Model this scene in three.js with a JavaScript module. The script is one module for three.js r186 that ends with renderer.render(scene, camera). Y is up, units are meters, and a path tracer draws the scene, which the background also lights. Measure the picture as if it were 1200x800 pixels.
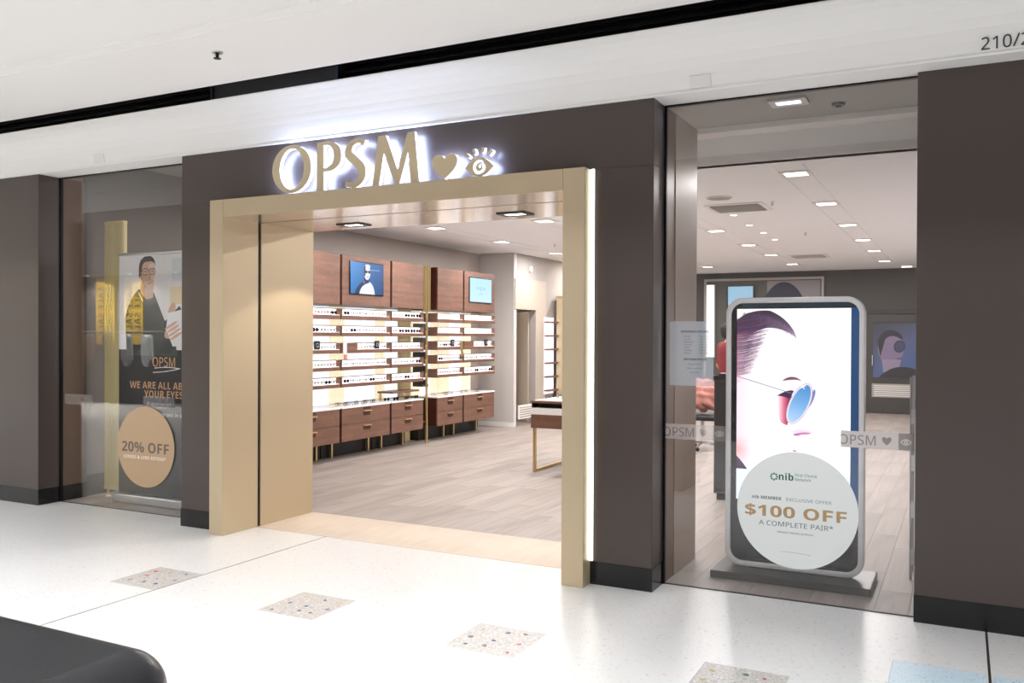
import * as THREE from 'three';
import { RoundedBoxGeometry } from 'three/addons/geometries/RoundedBoxGeometry.js';
import { RectAreaLightUniformsLib } from 'three/addons/lights/RectAreaLightUniformsLib.js';
import { MarchingCubes } from 'three/addons/objects/MarchingCubes.js';
import { mergeGeometries } from 'three/addons/utils/BufferGeometryUtils.js';
import { FontLoader } from 'three/addons/loaders/FontLoader.js';
import { TextGeometry } from 'three/addons/geometries/TextGeometry.js';

// ---------------------------------------------------------------- camera, light, exposure
const scene = new THREE.Scene();
scene.background = new THREE.Color(0x000000);
const D = Math.PI / 180;
const camera = new THREE.PerspectiveCamera(42.39, 1.5, 0.05, 80);
camera.rotation.order = 'YXZ';
camera.position.set(0, 1.55, 5.143);
camera.rotation.set(-0.3277 * D, 27.12 * D, 0.2486 * D);
const renderer = new THREE.WebGLRenderer({ antialias: true });
renderer.toneMapping = THREE.LinearToneMapping;
renderer.toneMappingExposure = 1.0;
renderer.shadowMap.enabled = true;
RectAreaLightUniformsLib.init();
const L = {                                  // light levels
  mall: 7.3,                                 // mall ceiling panels
  shop: 325,                                 // shop ceiling downlights (small squares)
  portal: 3.2,                                // downlights in the entrance soffit
  shopWindow: 5,                             // downlight behind the right window
  sign: 3.2, signBack: 35, strip: 5.0, backlit: 0.85, liner: 0.6, screen: 1.25, tv: 1.25,
};
function area(w, h, x, y, z, intensity, color, aim = 'down', parent = scene) {
  const l = new THREE.RectAreaLight(color, intensity, w, h);
  l.position.set(x, y, z);
  if (aim === 'down') l.rotation.x = -Math.PI / 2;
  else if (aim === 'front') l.rotation.y = Math.PI;
  else if (aim === 'right') l.rotation.y = -Math.PI / 2;
  parent.add(l);
  return l;
}

// ---------------------------------------------------------------- helpers
let seed = 20417;
const rnd = () => ((seed = (seed * 1664525 + 1013904223) >>> 0) / 4294967296);
const rr = (a, b) => a + (b - a) * rnd();
const ORD = ['first', 'second', 'third', 'fourth', 'fifth', 'sixth', 'seventh', 'eighth', 'ninth', 'tenth', 'eleventh', 'twelfth'];
const used = {};
function numbered(name) {
  const n = used[name] = (used[name] ?? -1) + 1;
  return n ? `${name}_${String(n).padStart(3, '0')}` : name;
}
function tag(o, label, category, group) {
  o.userData.label = label; o.userData.category = category;
  if (group) o.userData.group = group;
  return o;
}
function thing(name, label, category, [x, y, z] = [0, 0, 0], turn = 0, group) {
  const o = new THREE.Group(); o.name = numbered(name); scene.add(o);
  o.position.set(x, y, z); o.rotation.y = turn;
  return tag(o, label, category, group);
}
function single(name, geo, mat, label, category, [x, y, z] = [0, 0, 0], turn = 0, group) {
  const o = new THREE.Mesh(geo, mat); o.name = numbered(name); scene.add(o);
  o.position.set(x, y, z); o.rotation.y = turn;
  return tag(o, label, category, group);
}
function part(name, geo, mat, parent, x = 0, y = 0, z = 0) {
  const m = new THREE.Mesh(geo, mat); m.name = name; m.position.set(x, y, z); parent.add(m); return m;
}
function struct(name, geo, mat) {
  const o = geo ? new THREE.Mesh(geo, mat) : new THREE.Group();
  o.name = name; o.userData.kind = 'structure'; scene.add(o); return o;
}
function metricUV(g, s = 1, du = 0, dv = 0) {           // uv in metres by the dominant normal
  const p = g.attributes.position, n = g.attributes.normal, uv = new Float32Array(p.count * 2);
  for (let i = 0; i < p.count; i++) {
    const ax = Math.abs(n.getX(i)), ay = Math.abs(n.getY(i)), az = Math.abs(n.getZ(i));
    let u, v;
    if (ay >= ax && ay >= az) { u = p.getX(i); v = p.getZ(i); }
    else if (ax >= az) { u = p.getZ(i); v = p.getY(i); }
    else { u = p.getX(i); v = p.getY(i); }
    uv[2 * i] = u * s + du; uv[2 * i + 1] = v * s + dv;
  }
  g.setAttribute('uv', new THREE.BufferAttribute(uv, 2));
  return g;
}
// box by extents, edges rounded by r when r > 0
function bx(x0, x1, y0, y1, z0, z1, r = 0) {
  const w = x1 - x0, h = y1 - y0, d = z1 - z0;
  let g = r > 0 ? new RoundedBoxGeometry(w, h, d, 2, Math.min(r, w / 2.01, h / 2.01, d / 2.01)) : new THREE.BoxGeometry(w, h, d);
  g.translate((x0 + x1) / 2, (y0 + y1) / 2, (z0 + z1) / 2);
  return metricUV(g);
}
const merge = (list) => mergeGeometries(list.map((g) => (g.index ? g.toNonIndexed() : g)).map((g) => { for (const k of Object.keys(g.attributes)) if (!['position', 'normal', 'uv'].includes(k)) g.deleteAttribute(k); return g; }));
function planarUV(g, x0, y0, w, h) {                    // print laid flat over a face in the x, y plane
  const p = g.attributes.position, uv = new Float32Array(p.count * 2);
  for (let i = 0; i < p.count; i++) { uv[2 * i] = (p.getX(i) - x0) / w; uv[2 * i + 1] = (p.getY(i) - y0) / h; }
  g.setAttribute('uv', new THREE.BufferAttribute(uv, 2));
  return g;
}
function tube(pts, r, seg = 24, rad = 8, closed = false) {
  return new THREE.TubeGeometry(new THREE.CatmullRomCurve3(pts.map((p) => new THREE.Vector3(...p)), closed), seg, r, rad, closed);
}
function rod(a, b, r, rad = 8) {
  const A = new THREE.Vector3(...a), B = new THREE.Vector3(...b), d = B.clone().sub(A);
  const g = new THREE.CylinderGeometry(r, r, d.length(), rad);
  g.applyQuaternion(new THREE.Quaternion().setFromUnitVectors(new THREE.Vector3(0, 1, 0), d.normalize()));
  g.translate((A.x + B.x) / 2, (A.y + B.y) / 2, (A.z + B.z) / 2);
  return g;
}
function roundRect(w, h, r, cx = 0, cy = 0, path = new THREE.Shape()) {
  const x = cx - w / 2, y = cy - h / 2;
  path.moveTo(x + r, y); path.lineTo(x + w - r, y); path.absarc(x + w - r, y + r, r, -Math.PI / 2, 0);
  path.lineTo(x + w, y + h - r); path.absarc(x + w - r, y + h - r, r, 0, Math.PI / 2);
  path.lineTo(x + r, y + h); path.absarc(x + r, y + h - r, r, Math.PI / 2, Math.PI);
  path.lineTo(x, y + r); path.absarc(x + r, y + r, r, Math.PI, 1.5 * Math.PI);
  return path;
}
const extrude = (s, depth, bevel = 0, cs = 12) => new THREE.ExtrudeGeometry(s, { depth, bevelEnabled: bevel > 0, bevelSize: bevel, bevelThickness: bevel, bevelSegments: 2, curveSegments: cs });

// ---------------------------------------------------------------- canvases
function canvas(w, h, draw) {
  const c = document.createElement('canvas'); c.width = w; c.height = h;
  const g = c.getContext('2d'); draw(g, w, h);
  const t = new THREE.CanvasTexture(c); t.colorSpace = THREE.SRGBColorSpace; t.anisotropy = 8;
  t.magFilter = THREE.LinearFilter; t.minFilter = THREE.LinearMipmapLinearFilter;
  return t;
}
function noiseTex(w, h, f, srgb = true) {
  const a = new Uint8Array(w * h * 4);
  for (let y = 0; y < h; y++) for (let x = 0; x < w; x++) {
    const c = f(x / w, y / h, x, y), i = (y * w + x) * 4;
    a[i] = c[0]; a[i + 1] = c[1]; a[i + 2] = c[2]; a[i + 3] = 255;
  }
  const t = new THREE.DataTexture(a, w, h); t.wrapS = t.wrapT = THREE.RepeatWrapping;
  t.magFilter = THREE.LinearFilter; t.minFilter = THREE.LinearMipmapLinearFilter; t.generateMipmaps = true; t.anisotropy = 8;
  if (srgb) t.colorSpace = THREE.SRGBColorSpace;
  t.needsUpdate = true; return t;
}
const hash = (x, y) => { let h = (x * 374761393 + y * 668265263) | 0; h = Math.imul(h ^ (h >>> 13), 1274126177); return ((h ^ (h >>> 16)) >>> 0) / 4294967296; };
function vnoise(x, y, px, py) {                          // value noise that repeats after px, py cells
  const xi = Math.floor(x), yi = Math.floor(y), fx = x - xi, fy = y - yi, s = (t) => t * t * (3 - 2 * t), m = (a, b) => ((a % b) + b) % b;
  const A = hash(m(xi, px), m(yi, py)), B = hash(m(xi + 1, px), m(yi, py)), C = hash(m(xi, px), m(yi + 1, py)), E = hash(m(xi + 1, px), m(yi + 1, py));
  return A + (B - A) * s(fx) + (C - A) * s(fy) + (A - B - C + E) * s(fx) * s(fy);
}
function grain(base, amp, across, along) {               // wood: streaks that run along v
  return noiseTex(512, 512, (u, v) => {
    const warp = 1.5 * vnoise(u * 4, v * 3, 4, 3);
    const k = 0.5 * vnoise(u * across + warp, v * along, across, along) + 0.3 * vnoise(u * across * 4, v * along * 2, across * 4, along * 2) + 0.2 * vnoise(u * 128, v * 8, 128, 8) - 0.5;
    return base.map((c) => Math.max(0, Math.min(255, c * (1 + amp * k))));
  });
}
function terrazzo(base, specks, n, size, w = 1024) {
  const t = canvas(w, w, (g) => {
    g.fillStyle = base; g.fillRect(0, 0, w, w);
    for (let i = 0; i < n; i++) {
      g.fillStyle = specks[Math.floor(rnd() * specks.length)]; g.globalAlpha = rr(0.15, 0.75);
      const x = rnd() * w, y = rnd() * w, r = size * rr(0.3, 1.2);
      g.beginPath();
      for (let k = 0; k < 5; k++) { const a = k * 1.257 + rr(-0.3, 0.3); g.lineTo(x + r * rr(0.6, 1.2) * Math.cos(a), y + r * rr(0.6, 1.2) * Math.sin(a)); }
      g.fill();
    }
    g.globalAlpha = 1;
  });
  t.wrapS = t.wrapT = THREE.RepeatWrapping; return t;
}

// ---------------------------------------------------------------- materials
const S = (o) => new THREE.MeshStandardMaterial(o);
const floorTex = terrazzo('#e2e2e1', ['#d6d5d3', '#f0f0ef', '#cfccc9', '#dcd9d5', '#d9dbde', '#bdb9b4'], 9000, 4);
floorTex.repeat.set(0.5, 0.5);
const mosaicTex = terrazzo('#bcb9b5', ['#dcdad7', '#9a9793', '#c6c1ba', '#8a8683', '#e4e3e1', '#a8a099'], 9000, 9);
mosaicTex.repeat.set(1.3, 1.3);
const blueTex = terrazzo('#c6dbe8', ['#dcebf4', '#9fbcd0', '#eaf3f8', '#7d93a8'], 6000, 5);
const plankTex = grain([156, 146, 139], 0.22, 12, 3);
plankTex.repeat.set(1, 0.4);
const walnutTex = grain([117, 84, 69], 0.32, 3, 20);     // grain runs level on the fronts
walnutTex.repeat.set(1.1, 1.4);
const fine = noiseTex(256, 256, (u, v) => { const k = 255 * (0.6 * vnoise(u * 16, v * 16, 16, 16) + 0.4 * vnoise(u * 96, v * 96, 96, 96)); return [k, k, k]; }, false);
const leatherTex = noiseTex(256, 256, (u, v) => { const k = 255 * (0.5 * vnoise(u * 40, v * 40, 40, 40) + 0.5 * vnoise(u * 90, v * 90, 90, 90)); return [k, k, k]; }, false);
const brushed = noiseTex(256, 256, (u, v) => { const k = 150 + 60 * (vnoise(u * 4, v * 128, 4, 128) - 0.5); return [k, k, k]; }, false);
const M = {
  terrazzo: S({ map: floorTex, roughness: 0.3 }), mosaic: S({ map: mosaicTex, roughness: 0.35 }), blue: S({ map: blueTex, roughness: 0.35 }),
  joint: S({ color: '#26241f', roughness: 0.8 }),
  planks: [1.0, 0.96, 1.04, 0.92, 0.98, 1.02].map((k, i) => S({ map: plankTex, color: new THREE.Color(k, k * [1, 0.99, 1, 0.985, 1.005, 0.995][i], k * [1, 0.98, 1.01, 0.97, 1, 0.99][i]), roughness: 0.48 })),
  subfloor: S({ color: '#6f6258', roughness: 0.9 }),
  sill: S({ map: grain([206, 192, 176], 0.12, 6, 3), roughness: 0.5 }),
  brown: S({ color: '#4c423e', roughness: 0.34, bumpMap: fine, bumpScale: 0.0001 }),
  skirt: S({ color: '#131416', roughness: 0.18 }),
  reveal: S({ color: '#7a6455', roughness: 0.35 }), revealBeige: S({ color: '#927d6c', roughness: 0.4 }),
  gold: S({ color: '#c9b798', metalness: 0.3, roughness: 0.38 }),
  goldSoffit: S({ color: '#dccfc0', metalness: 0.75, roughness: 0.24, roughnessMap: brushed }),
  goldBar: S({ color: '#d8bd86', metalness: 0.8, roughness: 0.3 }),
  goldRib: S({ color: '#ddcf9c', metalness: 0.25, roughness: 0.5 }),
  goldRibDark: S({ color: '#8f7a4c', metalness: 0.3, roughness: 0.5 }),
  goldFace: S({ color: '#d2c2a0', metalness: 0.3, roughness: 0.45 }),
  black: S({ color: '#0b0b0c', roughness: 0.45 }), blackMetal: S({ color: '#14161a', metalness: 0.6, roughness: 0.35 }), blueMetal: S({ color: '#25323c', metalness: 0.5, roughness: 0.35 }),
  white: S({ color: '#e9e7e3', roughness: 0.7 }), plaster: S({ color: '#f4f3f0', roughness: 0.75, bumpMap: fine, bumpScale: 0.0003 }),
  whiteWall: S({ color: '#cac6c3', roughness: 0.8 }), shadedWhiteWall: S({ color: '#a19b97', roughness: 0.8 }), shopCeil: S({ color: '#f5f5f7', roughness: 0.85 }), cream: S({ color: '#cfc5b9', roughness: 0.6 }),
  creamTrim: S({ color: '#b5aa9d', roughness: 0.7 }), greyPaint: S({ color: '#a19c95', roughness: 0.8 }), taupe: S({ color: '#b3a9a1', roughness: 0.8 }), bayGrey: S({ color: '#6b645f', roughness: 0.6 }), shadedSoffit: S({ color: '#a3a19c', roughness: 0.8 }),
  bulkheadGrey: S({ color: '#eceae8', roughness: 0.8 }),
  darkWall: S({ color: '#3f3c3a', roughness: 0.6 }), darkDoor: S({ color: '#3c3937', roughness: 0.5 }), darkPanel: S({ color: '#2c2b2a', roughness: 0.5 }),
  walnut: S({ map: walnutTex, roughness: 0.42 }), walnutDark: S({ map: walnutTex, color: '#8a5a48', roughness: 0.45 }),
  whiteGloss: S({ color: '#f1efed', roughness: 0.25 }),
  backlit: S({ color: '#f4f6fa', emissive: '#f3f6ff', emissiveIntensity: L.backlit, roughness: 0.5 }),
  backCream: S({ color: '#f3ebd2', emissive: '#fff4dc', emissiveIntensity: 0.5, roughness: 0.5 }),
  liner: S({ color: '#f4f2f2', emissive: '#ffffff', emissiveIntensity: L.liner, roughness: 0.5 }),
  silver: S({ color: '#c9cbcc', metalness: 0.85, roughness: 0.28 }), silverPaint: S({ color: '#f8f8f8', metalness: 0.0, roughness: 0.3 }), chrome: S({ color: '#d5d7d9', metalness: 1, roughness: 0.15 }),
  charcoal: S({ color: '#4a4946', roughness: 0.32 }), bezel: S({ color: '#16181a', roughness: 0.12 }), bezelReflection: S({ color: '#1f62a0', roughness: 0.15 }),
  leather: S({ color: '#28292c', roughness: 0.3, bumpMap: leatherTex, bumpScale: 0.0006 }),
  lampWarm: S({ color: '#fff6ea', emissive: '#fff3e4', emissiveIntensity: 5 }), lampCool: S({ color: '#eef2ff', emissive: '#e6e8ff', emissiveIntensity: 4 }),
  mallLamp: S({ color: '#ffffff', emissive: '#ffffff', emissiveIntensity: 3 }),
  halo: S({ color: '#f4f8ff', emissive: '#c6d6ff', emissiveIntensity: L.sign, roughness: 0.4 }),
  ledBack: S({ color: '#eef3ff', emissive: '#b9ccff', emissiveIntensity: L.signBack, roughness: 0.4 }),
  stripLamp: S({ color: '#fffaf0', emissive: '#f7f7ea', emissiveIntensity: L.strip }),
  pane: new THREE.MeshPhysicalMaterial({ color: '#ffffff', roughness: 0.0, transmission: 1, thickness: 0, ior: 1.5 }),
  lens: new THREE.MeshPhysicalMaterial({ color: '#ffffff', roughness: 0.02, transmission: 1, thickness: 0, ior: 1.4 }),
  film: new THREE.MeshPhysicalMaterial({ color: '#cfcac7', roughness: 0.9, transmission: 0.45, thickness: 0 }),
  frames: ['#17171b', '#2a2036', '#40231a', '#6a3a25', '#1d2b4d', '#6e6f75', '#8c6a45', '#7c2328'].map((c) => S({ color: c, roughness: 0.25 })),
  tinted: S({ color: '#15151c', roughness: 0.08 }),
  pink: S({ color: '#c98a80', roughness: 0.85, side: THREE.DoubleSide }), red: S({ color: '#7a1c22', roughness: 0.8 }), navy: S({ color: '#171a26', roughness: 0.8 }),
  skin: S({ color: '#c08a6e', roughness: 0.6 }), hair: S({ color: '#1d1612', roughness: 0.7 }), shoe: S({ color: '#15120f', roughness: 0.5 }),
};
M.terrazzo.color.setScalar(0.95);

// ================================================================ STRUCTURE
// ---- mall floor: terrazzo bays with open joints, inset squares
{
  const f = struct('floor');
  const xs = [-24, -13.4, -8.9, -4.365, 0.12, 4.62, 12], zs = [-0.24, 8.2];
  part('screed', bx(-24, 12, -0.06, -0.022, -0.24, 8.2), M.joint, f); part('joint_strip', bx(-4.371, -4.359, -0.022, -0.003, -0.2, 8.2), M.joint, f); part('joint_strip', bx(0.112, 0.128, -0.022, -0.003, -0.2, 8.2), M.joint, f);
  const inset = [];                                     // squares let into the floor
  for (const x of [-4.569, -3.345, -2.115, -0.89]) inset.push([x - 0.195, x + 0.195, 0.982, 1.376, 'mosaic']);
  inset.push([-0.29, 0.106, 0.535, 0.93, 'blue'], [0.134, 0.53, 0.535, 0.93, 'blue']);
  for (let i = 0; i < xs.length - 1; i++) {
    const x0 = xs[i] + 0.006, x1 = xs[i + 1] - 0.006;
    const s = new THREE.Shape([[x0, -zs[0]], [x1, -zs[0]], [x1, -zs[1]], [x0, -zs[1]]].map(([a, b]) => new THREE.Vector2(a, b)));
    for (const [a, b, c, d] of inset) {
      if (a < x0 - 0.0001 || b > x1 + 0.0001) continue;
      s.holes.push(new THREE.Path([[a, -c], [b, -c], [b, -d], [a, -d]].map(([p, q]) => new THREE.Vector2(p, q))));
    }
    const g = new THREE.ExtrudeGeometry(s, { depth: 0.022, bevelEnabled: false });
    g.rotateX(-Math.PI / 2); g.translate(0, -0.022, 0);
    part('terrazzo_slab', metricUV(g), M.terrazzo, f);
  }
  const chipMats = ['#243a78', '#b4503c', '#2d2f3a', '#3a6b52', '#b59a58', '#2c4c9a', '#7a2f2a', '#555c66', '#c9b073'].map((c) => S({ color: c, roughness: 0.35 }));
  const chipGeos = [0, 1, 2].map(() => {
    const pts = []; for (let k = 0; k < 6; k++) { const a = k * 1.047, r = 0.019 * rr(0.6, 1.15); pts.push(new THREE.Vector2(r * Math.cos(a), r * Math.sin(a))); }
    const g = new THREE.ExtrudeGeometry(new THREE.Shape(pts), { depth: 0.004, bevelEnabled: false }); g.rotateX(-Math.PI / 2); return metricUV(g);
  });
  for (const [a, b, c, d, kind] of inset) {
    const t = part('mosaic_tile', bx(a + 0.001, b - 0.001, -0.02, -0.0002, c + 0.001, d - 0.001), M[kind], f);
    if (kind !== 'mosaic') { t.userData.label = 'pale blue terrazzo square'; continue; }
    for (let i = 0; i < 3; i++) for (let j = 0; j < 3; j++) {
      const m = part('stone_chip', chipGeos[(i + j) % 3], chipMats[Math.floor(rnd() * 9)], t, a + 0.07 + i * 0.125 + rr(-0.03, 0.03), -0.0035, c + 0.07 + j * 0.125 + rr(-0.03, 0.03));
      m.rotation.y = rr(0, 6); m.scale.set(rr(0.6, 1.1), 1, rr(0.6, 1.1));
    }
  }
}
// ---- shop floor: planks that run into the shop
const SX0 = -7.5, SX1 = 1.3, SZ = -14.5;
{
  const f = struct('floor_001');
  part('subfloor', bx(SX0, SX1, -0.06, -0.012, SZ, -0.24), M.subfloor, f);
  part('sill', bx(-5.077, -2.222, -0.012, 0.001, -0.94, -0.245, 0.002), M.sill, f).userData.label = 'pale beige entrance sill';
  const W = 0.178, LEN = 1.21, pieces = [];
  const geos = [];
  for (let k = 0; k < 5; k++) geos.push(metricUV(new THREE.BoxGeometry(W - 0.0018, 0.012, 1), 1, rnd(), rnd()));
  const edges = [];
  for (let x = -5.077; x > SX0 + 0.02; x -= W) edges.push(x);
  edges.push(SX0); edges.reverse();
  for (let i = 1; i <= 16; i++) edges.push(-5.077 + i * (2.855 / 16));
  for (let x = -2.222 + W; x < SX1; x += W) edges.push(x);
  edges.push(SX1);
  for (let i = 0; i < edges.length - 1; i++) {
    const x0 = edges[i], x1 = edges[i + 1], mid = (x0 + x1) / 2;
    if (x1 - x0 < 0.01) continue;
    let z = mid > -5.077 && mid < -2.222 ? -0.942 : -0.245, first = true;
    while (z > SZ + 0.01) {
      const len = first ? LEN * rr(0.25, 1) : LEN, z1 = Math.max(SZ, z - len); first = false;
      pieces.push([mid, x1 - x0, z, z1]); z = z1;
    }
  }
  const cam = camera.position;
  const seen = ([x, , z0, z1]) => {                       // rough: what the doorway and the windows show
    const zm = (z0 + z1) / 2, t = (cam.z) / (cam.z - zm), X = x * t;
    return ((X > -5.0 && X < -2.25) || (X > -1.66 && X < -0.2) || (X < -5.65 && X > -7.6)) && zm < -0.2;
  };
  pieces.sort((a, b) => (seen(b) - seen(a)) || (Math.hypot(a[0], a[2] - cam.z) - Math.hypot(b[0], b[2] - cam.z)));
  const rest = [];
  pieces.forEach(([x, w, z0, z1], i) => {
    const g = geos[i % 5], sx = (w - 0.0018) / (W - 0.0018), sz = z0 - z1 - 0.002;
    if (i < 295) {
      const m = part('plank', g, M.planks[Math.floor(rnd() * 6)], f, x, -0.006, (z0 + z1) / 2); m.scale.set(sx, 1, sz);
    } else {
      const c = g.clone(); c.scale(sx, 1, sz); c.translate(x, -0.006, (z0 + z1) / 2); rest.push(c);
    }
  });
  const m = part('planks', merge(rest), M.planks[0], f); m.userData.kind = 'stuff';
}
// ---- shopfront walls (dark brown panels) with black skirtings
const H = 3.0;
{
  const wl = struct('wall_left');                        // pier at the left edge of the picture
  part('panel', bx(-12, -7.457, 0.14, H, -0.5, 0, 0.004), M.brown, wl);
  part('skirting', bx(-12, -7.453, 0, 0.142, -0.5, 0.004), M.skirt, wl);
  const wr = struct('wall_right');
  part('panel', bx(-0.228, 6, 0.145, H, -0.5, -0.05, 0.004), M.brown, wr);
  part('skirting', bx(-0.231, 6, 0, 0.147, -0.5, -0.046), M.skirt, wr);
  wr.position.z = -0.09;
  const wf = struct('wall_front');                       // portal wall round the entrance
  part('panel', bx(-5.652, -5.217, 0.14, 2.6, -0.94, 0, 0.004), M.brown, wf);
  part('panel', bx(-2.075, -1.674, 0.14, 2.6, -0.94, 0, 0.004), M.brown, wf);
  part('panel', bx(-5.652, -1.674, 2.6, H, -0.94, 0, 0.004), M.brown, wf);
  part('skirting', bx(-5.655, -5.217, 0, 0.142, -0.94, 0.004), M.skirt, wf);
  part('skirting', bx(-2.075, -1.670, 0, 0.142, -0.94, 0.004), M.skirt, wf);
  part('reveal_panel', bx(-1.673, -1.664, 0.0, H, -0.94, -0.43), M.revealBeige, wf).userData.label = 'beige inner reveal panel';
  part('reveal_panel', bx(-1.673, -1.668, 0.0, H, -0.43, -0.245), M.reveal, wf);
}
// ---- gold entrance surround
{
  const t = struct('trim_1');
  const j = (x0, x1) => {
    part('jamb', bx(x0, x1, 0, 2.595, -0.262, 0.12, 0.003), M.gold, t);
    part('jamb', bx(x0, x1, 0, 2.595, -0.94, -0.296, 0.003), M.gold, t);
    part('shutter_guide', bx(x0 + 0.01, x1 - 0.012, 0, 2.5, -0.298, -0.26), M.black, t);
  };
  j(-5.217, -5.077); j(-2.222, -2.075);
  part('header', bx(-5.0755, -2.2235, 2.46, 2.595, -0.262, 0.12, 0.003), M.gold, t);
  part('soffit_panel', bx(-5.0765, -2.2225, 2.459, 2.46, -0.262, 0.116), M.goldSoffit, t);
  part('soffit_panel', bx(-5.0755, -2.2235, 2.459, 2.595, -0.94, -0.296, 0.002), M.goldSoffit, t);
  part('shutter_slot', bx(-5.0755, -2.2235, 2.475, 2.59, -0.297, -0.261), M.black, t);
}
// ---- white bulkhead above the shopfront: curved front, lip and groove
{
  const t = struct('trim_2');
  const prof = [[-0.24, 3.0], [0.01, 3.0], [0.014, 3.003], [0.014, 3.014], [0.007, 3.017], [0.011, 3.03], [0.02, 3.08], [0.035, 3.14], [0.058, 3.19], [0.095, 3.235], [0.15, 3.27], [0.22, 3.292], [0.3, 3.3], [0.3, 3.31], [-0.24, 3.31]];
  const s = new THREE.Shape(prof.map(([z, y]) => new THREE.Vector2(-z, y)));
  const g = new THREE.ExtrudeGeometry(s, { depth: 36, bevelEnabled: false }); g.rotateY(Math.PI / 2); g.translate(-24, 0, 0);
  part('cove', g, M.plaster, t);
  const plate = [[-6.62, 3.066], [-1.386, 3.056]];
  for (const [x, y] of plate) {
    const m = part('cover_plate', bx(-0.063, 0.063, -0.036, 0.036, -0.004, 0.006, 0.002), M.whiteGloss, t, x, y, 0.02); m.rotation.x = 0.2;
  }
}
// ---- black slot between bulkhead and mall ceiling
{
  const t = struct('trim_3');
  part('back_board', bx(-24, 12, 3.31, 3.8, -0.26, -0.22), M.black, t);
  part('top_board', bx(-24, 12, 3.8, 3.84, -0.26, 1.2), M.black, t);
  for (const [y, z] of [[3.345, 0.16], [3.41, 0.1], [3.48, 0.06]]) part('rail', bx(-24, 12, y, y + 0.022, z - 0.02, z, 0.004), M.blackMetal, t);
  const box = part('access_hatch', bx(-5.05, -3.86, 3.312, 3.43, 0.2, 0.26), M.black, t);
  const fr = roundRect(1.2, 0.13, 0.004), hole = new THREE.Path(); roundRect(1.165, 0.1, 0.003, 0, 0, hole); fr.holes.push(hole);
  part('hatch_frame', extrude(fr, 0.012), M.blueMetal, box, -4.455, 3.378, 0.262);
}
// ---- mall ceiling: flat soffit with two grooves and a rounded nose, then the raised part with light panels
{
  const c = struct('ceiling');
  const nose = []; for (let k = 0; k <= 14; k++) { const a = (k / 14) * 1.25; nose.push([0.9 - 0.8 * Math.sin(a), 3.24 + 0.8 * (1 - Math.cos(a))]); }
  const p = [[2.6, 3.24], [1.655, 3.24], [1.65, 3.248], [1.64, 3.248], [1.635, 3.236], [1.55, 3.236], [1.545, 3.248], [1.535, 3.248], [1.53, 3.24], ...nose, [0.3, 3.9], [2.6, 3.9]];
  const s = new THREE.Shape(p.map(([z, y]) => new THREE.Vector2(-z, y)));
  const g = new THREE.ExtrudeGeometry(s, { depth: 36, bevelEnabled: false }); g.rotateY(Math.PI / 2); g.translate(-24, 0, 0);
  part('soffit', g, M.plaster, c);
  part('upper_ceiling', bx(-24, 12, 4.7, 4.8, 2.5, 8.3), M.plaster, c);
  part('riser', bx(-24, 12, 3.85, 4.7, 2.5, 2.6), M.plaster, c);
}
{
  const w = struct('wall_opposite');
  part('panel', bx(-24, -18.4, 0, 4.7, 7.6, 7.8), M.plaster, w); part('panel', bx(-10.6, 12, 0, 4.7, 7.6, 7.8), M.bayGrey, w);
  part('lintel', bx(-18.4, -10.6, 2.9, 4.7, 7.6, 7.8), M.bayGrey, w);
  part('display_back', bx(-18.4, -10.6, 0, 2.9, 8.1, 8.2), M.darkWall, w); part('display_top', bx(-18.4, -10.6, 2.9, 3.0, 7.8, 8.2), M.greyPaint, w);
  const e = struct('wall_end'); part('panel', bx(-24.1, -24, 0, 4.8, -0.5, 8.3), M.plaster, e);
  const e2 = struct('wall_end_001'); part('panel', bx(12, 12.1, 0, 4.8, -0.5, 8.3), M.greyPaint, e2);
}
for (let i = 0; i < 8; i++) for (const z of [3.5, 5.9]) {
  const x = -19.5 + i * 3.6;
  const t = thing('ceiling_light_panel', `${ORD[i]} long white mall light panel from the left, ${z < 5 ? 'row nearer the shopfront' : 'row farther from the shopfront'}`, 'light', [x, 4.7, z], 0, 'mall light panels');
  part('frame', bx(-1.42, 1.42, -0.03, 0, -0.52, 0.52, 0.004), M.white, t);
  part('diffuser', bx(-1.38, 1.38, -0.036, -0.028, -0.48, 0.48), M.mallLamp, t);
  area(2.76, 0.96, 0, -0.045, 0, L.mall, '#f7f9ff', 'down', t);
}

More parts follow.
